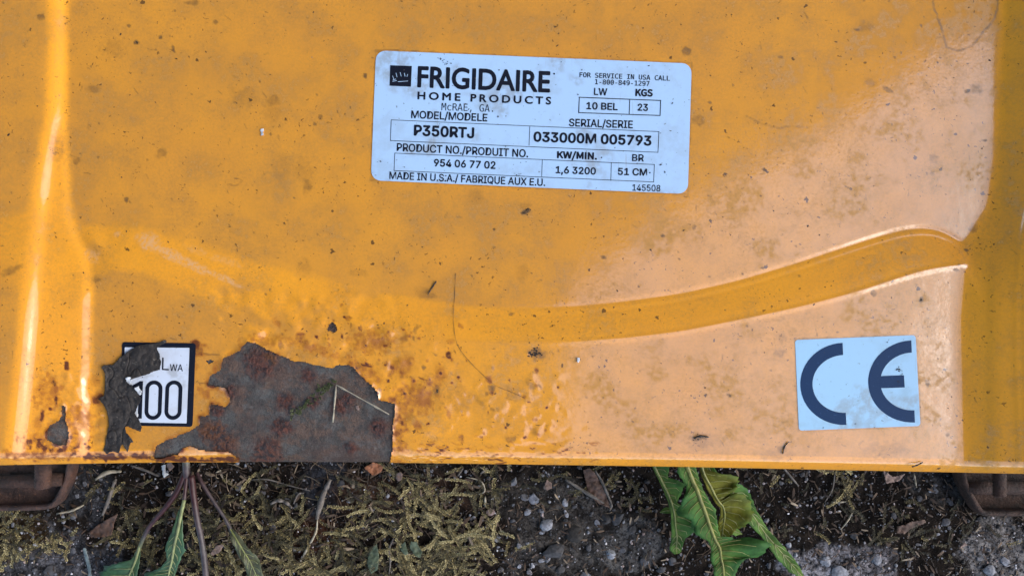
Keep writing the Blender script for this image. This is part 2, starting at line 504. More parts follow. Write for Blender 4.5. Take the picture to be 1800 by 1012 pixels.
for _ in range(70):
    cx = rr.uniform(640, 1000); cy = rr.uniform(770, 800); s = rr.uniform(2, 5)
    add_bump(cx, cy, s * 2.5, s, 0.02 * s * rr.choice([1, -1]), rr.uniform(-0.3, 0.3))
for _ in range(60):
    cx = rr.uniform(150, 560); cy = rr.uniform(380, 520); s = rr.uniform(3, 8)
    add_bump(cx, cy, s, s, 0.006 * s * rr.choice([1, -1]), 0)
add_bump(430, 520, 60, 18, -0.35, 0.3)
add_bump(165, 425, 14, 10, 0.5, 0.6)

def sample(ras, px, py, x0=RX0, y0=RY0, st=RST):
    u = np.clip((px - x0) / st, 0, ras.shape[1] - 1.001); v = np.clip((py - y0) / st, 0, ras.shape[0] - 1.001)
    i = u.astype(int); j = v.astype(int); fu = u - i; fv = v - j
    return (ras[j, i] * (1 - fu) + ras[j, i + 1] * fu) * (1 - fv) + (ras[j + 1, i] * (1 - fu) + ras[j + 1, i + 1] * fu) * fv

def H(px, py):
    """relief of the pressing in millimetres"""
    px = np.asarray(px, float); py = np.asarray(py, float)
    z = np.zeros(np.broadcast(px, py).shape)
    xa = interp(py, XA); xb = interp(py, XB); wb = interp(py, WB); wa = 20.0
    fade_top = sstep((py + 30) / 260)
    ha = interp(py, [(-400, 9), (80, 9), (200, 11), (300, 13), (800, 14)])
    z = z + 0.395 * MM * (softramp(xa + ha - px, 5) - softramp(xa - ha - px, 7))
    z = z + 0.31 * MM * (softramp(xb + wb * 0.7 - px, 3.5) - softramp(xb - wb * 0.7 - px, 4))
    z = z + 0.15 * MM * (softramp(xb - px, 5) - softramp(xa - px, 5))
    # right wall
    xr = interp(py, XR); xd = interp(py, XD); xs = interp(py, XS)
    z = z + 0.40 * MM * (softramp(px - xr, 5) - softramp(px - xd, 4)) + 0.59 * MM * (softramp(px - xd, 4) - softramp(px - xs, 4)) + 0.48 * MM * softramp(px - xs, 4) + 0.12 * np.exp(-((px - xs + 8) / 6.0) ** 2)
    # the curved step
    yu = interp(px, YU); yl = interp(px, YL)
    hb = 3.0 * (1 - 0.85 * sstep((px - 1738) / 70))
    mid = 0.12 + 0.88 * sstep((px - 820) / 300)
    wid = 1 + 0.5 * (1 - sstep((px - 420) / 500))
    ym = 0.5 * (yu + yl); yu, yl = ym + (yu - ym) * wid, ym + (yl - ym) * wid
    grow = 75 * sstep((px - 1685) / 50) + 95 * (1 - sstep((px - 95) / 110))
    t = (py - yu + grow) / (yl - yu + 2 * grow)
    z = z + hb * np.where(t < 0, 0, np.where(t > 1, 1, 0.35 * t + 0.65 * sstep(t)))
    lip = mid * sstep((px - 130) / 60) * sstep((1712 - px) / 30)
    z = z - 0.30 * lip * np.exp(-((py - yu - 2) / 4.5) ** 2) - 0.10 * lip * np.exp(-((py - yu - 16) / 4.0) ** 2) + 0.29 * lip * np.exp(-((py - yl) / 4.5) ** 2)
    # slight doming and waviness
    z = z + 0.10 * fbm(px / 260.0, py / 260.0, 2, 3) + 0.012 * fbm(px / 40.0, py / 40.0, 2, 8)
    z = z + 0.00000035 * (py - 400) ** 2 * 0
    # bottom of the lower panel leans a little
    z = z - 0.075 * MM * softramp(py - 600, 12) - 0.12 * sstep((py - 740) / 60)
    z = z + sample(EX, px, py)
    return z

def deck_xyz(px, py, off=0.0):
    h = H(px, py) + off
    k = MM * 1e-3 * (HD * 1e3 - h) / (HD * 1e3)
    return np.stack([(px - 900) * k, (506 - py) * k, ZD + h * 1e-3], -1)

def deck_pt(px, py, off=0.0):
    return Vector(deck_xyz(np.array([float(px)]), np.array([float(py)]), off)[0])

EDGE = [(-300, 822), (0, 817), (100, 815), (300, 812), (700, 813), (1000, 817), (1200, 820), (1500, 826), (1800, 832), (2100, 838)]
colp = np.concatenate([np.arange(-260, -24, 8), np.arange(-24, 1824, 2), np.arange(1824, 2060, 8)]).astype(float)
rowp = np.concatenate([np.arange(-420, -24, 8), np.arange(-24, 782, 2)]).astype(float)
PX, PY = np.meshgrid(colp, rowp)
EOFF = 36.0
pe = interp(colp, EDGE) - EOFF
# folded lower edge, profile in mm: (outward, down)
prof = []
r1, th1 = 4.2, R(45)
for k in range(1, 7):
    a = th1 * k / 6; prof.append((r1 * math.sin(a), r1 * (1 - math.cos(a))))
o0, d0 = prof[-1]
for k in range(1, 12):
    s = 2.4 * k / 11; prof.append((o0 + s, d0 + s * math.tan(th1) + 0.05 * s * s))
o1, d1 = prof[-1]
th2 = math.atan(math.tan(th1) + 0.10 * 2.4); r2 = 3.6
for k in range(1, 9):
    a = th2 + (R(90) - th2) * k / 8
    prof.append((o1 + r2 * (math.sin(a) - math.sin(th2)), d1 + r2 * (math.cos(th2) - math.cos(a))))
o2, d2 = prof[-1]
prof += [(o2, d2 + 2), (o2, d2 + 5), (o2, d2 + 9), (o2 - 1.2, d2 + 9.2), (o2 - 1.2, d2 + 2)]
for _ in range(3):
    b0 = deck_xyz(colp, pe); app = np.full(len(colp), -1e9)
    for (o, d) in prof: app = np.maximum(app, 506 - (b0[:, 1] - o * 1e-3) / (MM * 1e-3 / HD * (CZ - b0[:, 2] + d * 1e-3)))
    e_ = app - interp(colp, EDGE)
    for _k in range(30): e_[1:-1] = 0.25 * e_[:-2] + 0.5 * e_[1:-1] + 0.25 * e_[2:]
    pe = pe - e_
PY = np.where(PY > 600, 600 + (PY - 600) * (pe[None, :] - 600) / (rowp[-1] - 600), PY)

def cv(pts, ox, oy, s): return [(ox + x / s, oy + y / s) for x, y in pts]
BIG = cv([(975,90),(1010,100),(1060,125),(1110,145),(1150,165),(1200,170),(1250,185),(1310,195),(1330,180),(1375,180),(1400,195),(1430,235),(1460,260),(1488,295),(1490,318),(1520,325),(1553,335),(1555,380),(1545,430),(1548,480),(1545,520),(1530,590),(960,600),(940,552),(920,540),(890,520),(830,522),(780,512),(750,500),(720,512),(700,535),(640,548),(605,550),(615,500),(650,480),(700,460),(750,440),(790,415),(790,385),(820,375),(830,335),(860,340),(890,350),(905,330),(890,275),(860,270),(820,262),(825,225),(870,200),(880,155),(920,140),(945,120)], 0, 560, 2.2395)
SMALL = cv([(248,340),(258,345),(258,400),(270,430),(275,470),(262,495),(235,497),(185,480),(180,465),(195,420),(230,400),(245,380)], 0, 560, 2.2395)
CHIP = cv([(842,212),(860,222),(890,215),(908,232),(880,250),(860,240)], 160, 580, 4.217)
CHIP2 = [(579, 573), (584, 566), (590, 570), (592, 580), (587, 583), (576, 580)]
PATCHES = [BIG, SMALL, CHIP, CHIP2]

def patch_sd(px, py, poly):
    rough = 2.2 * fbm(px / 14.0, py / 14.0, 4, 41)
    return poly_sd(px, py, poly) + rough

# snap grid points onto the ragged paint edges
for poly in PATCHES:
    a = np.asarray(poly); m = (PX > a[:, 0].min() - 12) & (PX < a[:, 0].max() + 12) & (PY > a[:, 1].min() - 12) & (PY < a[:, 1].max() + 12)
    x, y = PX[m], PY[m]
    for _ in range(2):
        s0 = patch_sd(x, y, poly)
        gxx = (patch_sd(x + 0.3, y, poly) - patch_sd(x - 0.3, y, poly)) / 0.6
        gyy = (patch_sd(x, y + 0.3, poly) - patch_sd(x, y - 0.3, poly)) / 0.6
        g2 = gxx ** 2 + gyy ** 2 + 1e-6
        near = np.abs(s0) < 0.75
        x = np.where(near, x - np.clip(s0 * gxx / g2, -0.8, 0.8), x); y = np.where(near, y - np.clip(s0 * gyy / g2, -0.8, 0.8), y)
    PX[m], PY[m] = x, y

main = deck_xyz(PX, PY)                                   # rows, cols, 3
base = main[-1]
rows = []
for (o, d) in prof:
    q = base.copy(); q[:, 1] -= o * 1e-3; q[:, 2] -= d * 1e-3
    # dents and bubbles carry over the fold
    q[:, 2] += 0.00022 * fbm(colp / 9.0, np.full_like(colp, o * 4.0), 3, 77) * np.exp(-((colp - 700) / 330.0) ** 2)
    rows.append(q)
roll = np.stack(rows, 0)
DV = np.concatenate([main, roll], 0)
# apparent photo position of every deck vertex
ks = MM * 1e-3 / HD
APX = 900 + DV[..., 0] / (ks * (CZ - DV[..., 2])); APY = 506 - DV[..., 1] / (ks * (CZ - DV[..., 2]))
ny, nx = DV.shape[:2]
idx = np.arange(nx * ny).reshape(ny, nx)
quads = np.stack([idx[:-1, :-1], idx[1:, :-1], idx[1:, 1:], idx[:-1, 1:]], -1).reshape(-1, 4)
V = DV.reshape(-1, 3); apx = APX.ravel(); apy = APY.ravel()
fcx = apx[quads].mean(1); fcy = apy[quads].mean(1)
hole = np.zeros(len(quads), int) - 1
psd = []
for k, poly in enumerate(PATCHES):
    a = np.asarray(poly); m = (fcx > a[:, 0].min() - 20) & (fcx < a[:, 0].max() + 20) & (fcy > a[:, 1].min() - 20) & (fcy < a[:, 1].max() + 20)
    s = np.full(len(quads), 99.0); s[m] = patch_sd(fcx[m], fcy[m], poly)
    hole[s < 0] = k; psd.append(s)
# do not cut the hidden inner face of the skirt
inner = np.arange(len(quads)) // (nx - 1) >= ny - 4
hole[inner] = -1

# wear rasters, 1 px cells, drawn with their own shapes
SX0, SY0 = -60, -60
sw, sh = 1920, 960
YY, XX = np.mgrid[SY0:SY0 + sh, SX0:SX0 + sw].astype(float)
STAIN = np.zeros((sh, sw)); RUST = np.zeros((sh, sw))
def win(cx, cy, r):
    i0 = max(int(cx - r - SX0), 0); i1 = min(int(cx + r - SX0), sw); j0 = max(int(cy - r - SY0), 0); j1 = min(int(cy + r - SY0), sh)
    return (slice(j0, j1), slice(i0, i1))
def spot(ras, cx, cy, rx, ry, amp, ang=0.0, rag=0.5, seed=1):
    w = win(cx, cy, 3 * max(rx, ry) + 3); X = XX[w] - cx; Y = YY[w] - cy
    u = X * math.cos(ang) + Y * math.sin(ang); v = -X * math.sin(ang) + Y * math.cos(ang)
    d = np.hypot(u / rx, v / ry) + rag * fbm(XX[w] / 6.0, YY[w] / 6.0, 3, seed)
    sh_ = 0.45 if max(rx, ry) < 9 else 1.0
    ras[w] = np.maximum(ras[w], amp * sstep((1.0 + 0.5 * sh_ - d) / sh_))
def stroke(ras, pts, wdt, amp, seed=1):
    a = np.asarray(pts); cx, cy = a.mean(0); r = max(np.ptp(a[:, 0]), np.ptp(a[:, 1])) / 2 + 12 + wdt * 2
    w = win(cx, cy, r)
    x = XX[w] + 1.6 * fbm(XX[w] / 9, YY[w] / 9, 2, seed); y = YY[w] + 1.6 * fbm(XX[w] / 9, YY[w] / 9, 2, seed + 3)
    d = line_d(x, y, pts)
    f = 0.55 + 0.45 * fbm(XX[w] / 10, YY[w] / 10, 2, seed + 9)
    ras[w] = np.maximum(ras[w], amp * sstep((wdt + 0.8 - d) / 1.2) * np.clip(f + 0.3, 0, 1))
# water mark outline
stroke(STAIN, [(1638, -10), (1642, 15), (1655, 50), (1664, 84), (1688, 89), (1710, 80), (1730, 55), (1750, 32), (1754, 8), (1752, -10)], 1.6, 0.75, 5)
for (x, y, rx, ry, a, g) in [(240,75,5,4,.95,0),(305,87,2,7,.9,-.3),(282,66,3,3,.9,0),(72,30,6,5,.85,0),(227,45,4,3,.7,.4),(100,262,14,26,.30,0),(100,270,8,3,.75,0),(135,283,7,6,.6,0),(283,270,8,9,.55,0),(165,156,10,7,.4,0),(480,178,9,10,.55,0),(430,170,24,16,.22,0),(478,195,16,16,.2,0),(540,328,7,12,.5,0),(535,300,18,20,.18,0),(495,300,14,30,.15,0),(642,133,4,4,.9,0),(554,218,3,3,.9,0),(564,206,4,4,.7,0),(380,40,5,4,.6,0),(340,5,12,4,.6,0),(200,85,18,14,.25,0),(925,372,8,4,.95,-.5),(923,360,10,7,.3,0),(835,345,13,12,.25,0),(918,478,12,12,.22,0),(944,622,15,9,.9,.2),(1220,400,4,4,.5,0),(1207,90,8,8,.75,0),(1522,48,12,9,.35,0),(1506,52,5,2,.9,0),(1372,100,4,3,.9,0),(1530,145,10,7,.4,0),(1560,158,8,4,.75,.4),(1715,158,11,9,.6,-.4),(1700,160,5,4,.9,0),(1228,212,9,8,.55,0),(1248,180,3,3,.9,0),(1342,298,4,3,.95,0),(1730,247,5,3,.9,0),(1640,277,8,8,.4,0),(1638,306,5,5,.5,0),(1710,400,8,8,.5,0),(1619,527,4,6,.95,.3),(1535,515,5,6,.8,0),(1060,452,5,4,.8,0),(1165,415,3,3,.95,0),(1282,694,5,3,.85,.5),(1630,672,4,8,.75,0),(1665,765,4,4,.8,0),(1373,592,9,9,.32,0),(1370,620,10,6,.45,0),(1230,770,14,4,.75,-.2),(1235,775,26,12,.28,0),(1375,790,8,8,.5,0),(1365,800,22,10,.3,0),(1560,790,34,12,.32,0),(1700,440,4,2,.9,.3),(1680,474,4,3,.9,0),(585,577,8,7,.4,0),(20,475,20,5,.55,-.4),(222,352,4,4,.8,0),(170,490,6,5,.45,0),(535,470,10,14,.25,0),(630,480,16,7,.2,0),(745,515,14,9,.35,0),(760,520,8,5,.45,0),(610,515,20,7,.2,0),(1690,640,6,40,.10,0),(768,686,5,9,.85,.2),(864,682,6,6,.8,0),(745,646,5,5,.8,0),(700,640,26,20,.25,0),(640,590,22,14,.25,0),(750,690,22,24,.28,0),(720,740,10,14,.25,0),(810,700,24,20,.2,0),(905,690,14,12,.22,0),(655,602,14,10,.35,0)]:
    spot(STAIN, x, y, rx, ry, a, g, 0.7, int(x + y))
stroke(STAIN, [(1312, 205), (1340, 218), (1370, 226), (1390, 222), (1420, 225)], 1.6, 0.4, 8)
stroke(STAIN, [(1160, 232), (1190, 195), (1215, 160)], 1.2, 0.0, 8)
stroke(STAIN, [(765, 497), (752, 518)], 1.7, 0.9, 12)
stroke(STAIN, [(400, 325), (415, 326), (426, 318)], 1.0, 0.7, 13)
stroke(STAIN, [(1413, 23), (1420, 33)], 1.3, 0.8, 14)
for _ in range(520):      # thin scatter of grit and short fibres
    x = rr.uniform(-40, 1840); y = rr.uniform(-40, 800); a = rr.uniform(0, 3.14)
    if rr.random() < 0.75: spot(STAIN, x, y, rr.uniform(0.8, 2.2), rr.uniform(0.8, 2.0), rr.uniform(.6, .95), a, 0.3, int(x * 7))
    else:
        L = rr.uniform(4, 13); stroke(STAIN, [(x, y), (x + L * math.cos(a), y + L * math.sin(a))], 0.6, rr.uniform(.4, .85), int(y))
# rust bleeding through the paint
for (x, y, rx, ry, a, g) in [(117,643,4,8,.8,0),(95,672,4,9,.8,-.2),(100,686,5,8,.55,0),(74,730,4,10,.8,.2),(66,742,9,12,.4,0),(88,718,5,4,.75,0),(60,700,3,7,.6,0),(99,702,3,9,.8,.1),(107,790,4,6,.85,0),(104,800,20,6,.45,0),(155,787,4,4,.85,0),(80,770,24,9,.42,0),(130,772,20,9,.42,0),(120,760,18,10,.3,0),(172,700,12,10,.7,0),(210,803,30,4,.65,0),(255,801,26,4,.7,0),(345,604,7,8,.7,0),(300,800,22,5,.4,0),(380,806,26,4,.6,-.1),(430,806,26,4,.6,.1),(168,668,8,9,.3,0),(430,606,10,4,.4,0),(520,640,8,6,.2,0),(528,592,8,8,.6,0),(690,705,7,9,.6,0),(705,715,12,6,.4,.5),(708,646,16,16,.4,0),(720,636,8,8,.5,0),(770,660,12,14,.4,0),(735,748,7,9,.5,0),(812,770,5,7,.6,0),(790,600,7,5,.25,0),(345,645,6,6,.3,0),(660,815,20,5,.4,0),(700,815,12,6,.55,0)]:
    spot(RUST, x, y, rx, ry, a, g, 0.7, int(x * 3 + y))
for (x, y, rx, ry, a, g) in [(95,778,46,14,.45,0),(190,802,60,7,.55,0),(300,806,60,5,.6,0),(60,800,50,8,.35,0),(410,806,60,5,.6,0),(140,735,26,22,.30,0),(85,690,22,26,.28,0),(345,615,14,10,.4,0),(385,660,10,26,.30,0),(360,690,12,10,.3,0),(700,760,12,40,.35,0),(560,615,60,8,.25,0.3),(460,600,30,8,.3,0),(640,650,30,12,.3,.7),(730,700,30,26,.30,0),(660,600,40,18,.25,0)]:
    spot(RUST, x, y, rx, ry, min(0.95, a * 1.7), g, 1.1, int(x * 5 + y))
PL_ = [(661, 89), (1216, 112), (1209, 341), (652, 317), (661, 89)]; CE_ = [(1397, 597), (1609, 588), (1618, 748), (1404, 757), (1397, 597)]
for Q in (PL_, CE_):
    for (ax, ay), (bx, by) in zip(Q[:-1], Q[1:]):
        n_ = max(2, int(math.hypot(bx - ax, by - ay) / 60))
        for k in range(n_): stroke(STAIN, [(ax + (bx - ax) * k / n_, ay + (by - ay) * k / n_), (ax + (bx - ax) * (k + 1) / n_, ay + (by - ay) * (k + 1) / n_)], rr.uniform(1.2, 2.6), rr.uniform(.25, .6), int(ax + k))
for (x, y) in [(740, 790), (765, 800), (780, 805), (815, 786), (775, 788), (870, 805), (985, 792), (880, 812), (640, 640), (745, 665)]:
    stroke(RUST, [(x - rr.uniform(6, 14), y - rr.uniform(-4, 4)), (x, y + 2), (x + rr.uniform(6, 14), y + rr.uniform(-3, 5))], 1.1, 0.9, int(x))
stroke(STAIN, cv([(778, 155), (850, 175), (955, 185)], 160, 580, 4.217), 0.9, 0.95, 31)
stroke(STAIN, cv([(790, 385), (860, 395)], 160, 580, 4.217), 0.8, 0.8, 32)
for (bx_, by_, bs_) in BUB:
    q = rr.random()
    if q < .22: spot(RUST, bx_ + bs_ * .6, by_ + bs_ * .6, bs_ * rr.uniform(.5, 1.1), bs_ * rr.uniform(.4, .9), rr.uniform(.4, .9), rr.uniform(0, 3), .6, int(bx_))
    elif q < .36: spot(STAIN, bx_ + bs_, by_, bs_ * rr.uniform(.6, 1.6), bs_ * rr.uniform(.4, .9), rr.uniform(.25, .7), rr.uniform(0, 3), .7, int(by_))
for _ in range(60):      # hairline rust cracks along the lower lip
    x = rr.gauss(800, 120); y = rr.uniform(775, 812); L = rr.uniform(4, 16); a = rr.uniform(-.4, .4)
    stroke(RUST, [(x, y), (x + L * .5, y + rr.uniform(-3, 3)), (x + L, y + L * math.sin(a))], rr.uniform(.4, 1.0), rr.uniform(.5, .95), int(x))
# thin rust rim round the bare patches
w = (slice(0, sh), slice(0, 860))
for poly in (BIG, SMALL):
    s = patch_sd(XX[w], YY[w], poly)
    RUST[w] = np.maximum(RUST[w], 0.9 * sstep((9 - s) / 9) * np.clip(0.25 + fbm(XX[w] / 22, YY[w] / 22, 3, 51) * 1.4, 0, 1))

PAINTED_GLINT = np.zeros((sh, sw))  # highlight streaks painted into the paint colour, grainy like scuffing
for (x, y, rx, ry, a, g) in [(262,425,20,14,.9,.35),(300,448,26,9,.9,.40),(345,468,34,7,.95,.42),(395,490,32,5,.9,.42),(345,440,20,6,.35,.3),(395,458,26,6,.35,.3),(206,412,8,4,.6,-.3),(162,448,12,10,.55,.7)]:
    spot(PAINTED_GLINT, x, y, rx, ry, a, g, 0.6, int(x))
hl_v = sample(PAINTED_GLINT, apx, apy, SX0, SY0, 1)
e_ = 4.0; gxs = (H(PX + e_, PY) - H(PX - e_, PY)) / (2 * e_ * MM); gys = (H(PX, PY + e_) - H(PX, PY - e_)) / (2 * e_ * MM)
dust = 1 - sstep((np.hypot(gxs, gys) - 0.085) / 0.06)
lower_mid = sstep((PY - 540) / 90) * sstep((PX - 480) / 160) * (1 - sstep((PX - 960) / 120))          # less dust over the lower middle of the panel
dust = dust * (1 - 0.55 * lower_mid)
for _ in range(3):
    dust[1:-1] = (dust[:-2] + dust[1:-1] + dust[2:]) / 3; dust[:, 1:-1] = (dust[:, :-2] + dust[:, 1:-1] + dust[:, 2:]) / 3
du_v = np.concatenate([dust.ravel(), np.zeros(len(prof) * len(colp))])
st_v = sample(STAIN, apx, apy, SX0, SY0, 1); ru_v = sample(RUST, apx, apy, SX0, SY0, 1)

def sub_mesh(name, V, quads, attrs, smooth=True):
    used = np.unique(quads); remap = np.zeros(len(V), np.int64); remap[used] = np.arange(len(used))
    me = mesh_from(name, V[used], remap[quads], smooth)
    for k, v in attrs.items(): fattr(me, k, v[used])
    return me

keep = hole < 0
kq = quads[keep]
# paint thickness round every hole
def border(q_in, q_hole):
    def edges(q): return np.concatenate([q[:, [0, 1]], q[:, [1, 2]], q[:, [2, 3]], q[:, [3, 0]]])
    ein = edges(q_in); eh = edges(q_hole)
    hs = set(map(tuple, eh[:, ::-1].tolist()))
    return [e for e in map(tuple, ein.tolist()) if e in hs]
lift_e = np.zeros(len(V))
for k in (0, 1):
    m = inb0 = (apx > 60) & (apx < 720) & (apy > 560) & (apy < 812)
    sd_ = patch_sd(apx[m], apy[m], PATCHES[k])
    lift_e[m] = np.maximum(lift_e[m], 0.55e-3 * np.clip(fbm(apx[m] / 20, apy[m] / 20, 3, 131) * 1.5 + 0.35, 0, 1) * np.exp(-np.clip(sd_, 0, None) / 4.5) * (sd_ < 30))
VL = V.copy(); VL[:, 2] += lift_e
hv = np.unique(quads[~keep])
near = np.isin(kq, hv).any(1)
be = border(kq[near], quads[~keep])
bv = sorted({i for e in be for i in e}); bmap = {v: k for k, v in enumerate(bv)}
nb = len(V)
top = VL[bv].copy(); bot = VL[bv].copy(); bot[:, 2] -= 0.00026
V2 = np.concatenate([VL, top, bot])
wall = np.array([(nb + bmap[b], nb + bmap[a], nb + len(bv) + bmap[a], nb + len(bv) + bmap[b]) for a, b in be])
q2 = np.concatenate([kq, wall])
hl2 = np.concatenate([hl_v, np.zeros(2 * len(bv))]); du2 = np.concatenate([du_v, np.zeros(2 * len(bv))])
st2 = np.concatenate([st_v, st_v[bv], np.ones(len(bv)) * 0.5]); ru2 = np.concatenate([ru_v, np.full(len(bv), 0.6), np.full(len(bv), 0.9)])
deck = obj('deck_shell', sub_mesh('deck_shell', V2, q2, {'stain': st2, 'rust': ru2, 'painted_glint': hl2, 'dust': du2}), M['paint'], mower)

# bare metal under the lost paint
RS = cv([(1025,175,60,0),(1215,220,30,0),(1125,330,38,0),(1105,430,45,0),(840,450,50,1),(1350,330,45,0),(905,290,30,0),(860,355,34,0),(1490,430,40,0),(1380,510,30,0),(960,440,40,0.3),(1050,520,60,0.2),(890,500,50,0.8),(1060,250,40,.4),(1230,470,40,0)] and [], 0, 0, 1)
RSP = [(1025,175,62,0),(1070,150,30,.9),(1215,220,30,0),(1125,330,38,0),(1105,430,45,0),(840,450,48,.8),(1350,330,45,0),(905,290,30,0),(860,355,34,0),(1490,430,36,0),(1380,510,30,0),(880,500,50,.6),(1050,530,60,.2),(1230,330,25,0)]
rust_b = np.zeros(len(V)); org_b = np.zeros(len(V)); crust = np.zeros(len(V))
inb = (apx > 60) & (apx < 720) & (apy > 560) & (apy < 900)
for (cx, cy, r, o) in RSP:
    cx, cy, r = cx / 2.2395, 560 + cy / 2.2395, r / 2.2395
    d = np.hypot(apx[inb] - cx, apy[inb] - cy) / r + 0.5 * fbm(apx[inb] / 7, apy[inb] / 7, 3, 61)
    w_ = sstep((1.35 - d) / 0.8)
    rust_b[inb] = np.maximum(rust_b[inb], w_); org_b[inb] = np.maximum(org_b[inb], w_ * o)
    crust[inb] = np.maximum(crust[inb], w_ * np.abs(fbm(apx[inb] / 5, apy[inb] / 5, 3, 63)))
for k, nm in enumerate(['bare_patch'] * 4):
    q = quads[(psd[k] < 4.5) & ~inner]
    Vb = V.copy(); used = np.unique(q)
    Vb[used, 2] += -0.00028 + 0.00012 * fbm(apx[used] / 11, apy[used] / 11, 3, 71) + 0.0011 * crust[used]
    # stay under the paint film at the rim
    psv = patch_sd(apx[used], apy[used], PATCHES[k])
    lim = np.where(psv > -2, V[used, 2] - 0.00018, 9.0)
    Vb[used, 2] = np.minimum(Vb[used, 2], lim)
    roll_used = used >= (len(rowp) * nx)
    Vb[used[roll_used], 1] += 0.0002
    o = obj(nm, sub_mesh(nm, Vb, q, {'rust': rust_b, 'orange': org_b}), M['bare'], mower)

# ------------------------------------------------------------------ stickers
def rrect_rows(c, rad_u, rad_v, nv=30, nc=6):
    """rows (v, u0, u1) of a unit square with rounded corners"""
    vs = [rad_v * (1 - math.cos(math.pi / 2 * k / nc)) for k in range(nc + 1)]
    vs = vs + list(np.linspace(rad_v, 1 - rad_v, nv)[1:-1]) + [1 - v for v in vs[::-1]]
    out = []
    for v in vs:
        e = min(v, 1 - v)
        u = rad_u * (1 - math.sqrt(max(0, 1 - (1 - e / rad_v) ** 2))) if e < rad_v else 0.0
        out.append((v, u, 1 - u))
    return out

def quad_map(c, u, v):
    (tlx, tly), (trx, try_), (brx, bry), (blx, bly) = c
    x = (tlx * (1 - u) + trx * u) * (1 - v) + (blx * (1 - u) + brx * u) * v
    y = (tly * (1 - u) + try_ * u) * (1 - v) + (bly * (1 - u) + bry * u) * v
    return x, y

def sticker(name, c, rad_px, mat, parent, top=0.14, nu=40, nv=24, skirt=True):
    w = math.hypot(c[1][0] - c[0][0], c[1][1] - c[0][1]); h = math.hypot(c[3][0] - c[0][0], c[3][1] - c[0][1])
    rws = rrect_rows(c, rad_px / w, rad_px / h, nv)
    U = np.array([[u0 + (u1 - u0) * i / nu for i in range(nu + 1)] for (_, u0, u1) in rws]); Vv = np.array([[v] * (nu + 1) for (v, _, _) in rws])
    x, y = quad_map(c, U, Vv)
    P = deck_xyz(x, y, top); n0, n1 = x.shape
    idx = np.arange(n0 * n1).reshape(n0, n1)
    f = np.stack([idx[:-1, :-1], idx[1:, :-1], idx[1:, 1:], idx[:-1, 1:]], -1).reshape(-1, 4)
    ring = list(idx[0, :]) + list(idx[1:, -1]) + list(idx[-1, ::-1][1:]) + list(idx[::-1, 0][1:-1])
    PP = P.reshape(-1, 3); rt = PP[ring].copy(); rbm = rt.copy(); rbm[:, 2] -= (top + 0.02) * 1e-3
    b = len(PP); nr = len(ring)
    wl = np.array([(b + i, b + (i + 1) % nr, b + nr + (i + 1) % nr, b + nr + i) for i in range(nr)])
    me = mesh_from(name, np.concatenate([PP, rt, rbm]), np.concatenate([f, wl]))
    return obj(name, me, mat, parent)

def load_font(fn):
    try:
        import os
        return bpy.data.fonts.load(os.path.join(bpy.utils.system_resource('DATAFILES', path='fonts'), fn))
    except Exception:
        return None
SANS = load_font('Inter.woff2'); SANS2 = load_font('Noto Sans CJK Regular.woff2'); MONO = load_font('DejaVuSansMono.woff2')
_glyph = {}
def glyphs(s, bold, spacing=1.0, font=None):
    key = (s, spacing, font.name if font else '')
    if key not in _glyph:
        cu = bpy.data.curves.new('tmp', 'FONT'); cu.body = s; cu.size = 1.0; cu.resolution_u = 4
        cu.space_character = spacing; cu.fill_mode = 'BOTH'
        if font: cu.font = font
        ob = bpy.data.objects.new('tmp', cu); COL.objects.link(ob)
        bpy.context.view_layer.update()
        me = bpy.data.meshes.new_from_object(ob)
        v = np.zeros(len(me.vertices) * 3); me.vertices.foreach_get('co', v); v = v.reshape(-1, 3)
        f = [tuple(p.vertices) for p in me.polygons]
        bpy.data.objects.remove(ob); bpy.data.meshes.remove(me); bpy.data.curves.remove(cu)
        _glyph[key] = (v, f)
    v, f = _glyph[key]
    if bold < 0.006: return v, f
    # a heavier weight: the outline swept round a small circle, each layer a hair above the last
    V_ = []; F_ = []; n = len(v)
    for k in range(9):
        a = 2 * math.pi * k / 8; d = np.array((bold * math.cos(a), bold * math.sin(a), 0)) if k < 8 else np.zeros(3)
        w = v + d; w[:, 2] = k; V_.append(w); F_ += [tuple(i + k * n for i in q) for q in f]
    return np.concatenate(V_), F_

def text(parent, s, bl, br, cap, up, bold=0.0, mono=False, spacing=1.0, mat='ink', off=0.20, name='lettering', logo=False):
    font = MONO if mono else (None if logo else (SANS2 if 'K' in s else SANS))
    hv, _ = glyphs('H', bold, 1.0, font); capu = hv[:, 1].max() - hv[:, 1].min(); y0 = hv[:, 1].min()
    v, f = glyphs(s, bold, spacing, font); v = v.copy()
    x0, x1 = v[:, 0].min(), v[:, 0].max()
    tt = (v[:, 0] - x0) / (x1 - x0); hh = (v[:, 1] - y0) / capu * cap
    px = bl[0] + (br[0] - bl[0]) * tt + up[0] * hh; py = bl[1] + (br[1] - bl[1]) * tt + up[1] * hh
    P = deck_xyz(px, py, off + 0.004 * v[:, 2])
    return obj(name, mesh_from(name, P, f, False), M[mat], parent)

def shape(parent, name, polys, mat, off=0.20):
    """flat print made of convex px polygons / quads"""
    vs = []; fs = []
    for p in polys:
        b = len(vs); a = np.array(p, float); P = deck_xyz(a[:, 0], a[:, 1], off)
        vs.extend(P.tolist()); fs.append(tuple(range(b, b + len(p)))[::-1])
    return obj(name, mesh_from(name, vs, fs, False), M[mat], parent)

def lineq(a, b, w):
    dx, dy = b[0] - a[0], b[1] - a[1]; L = math.hypot(dx, dy); nx_, ny_ = -dy / L * w / 2, dx / L * w / 2
    return [(a[0] + nx_, a[1] + ny_), (b[0] + nx_, b[1] + ny_), (b[0] - nx_, b[1] - ny_), (a[0] - nx_, a[1] - ny_)]

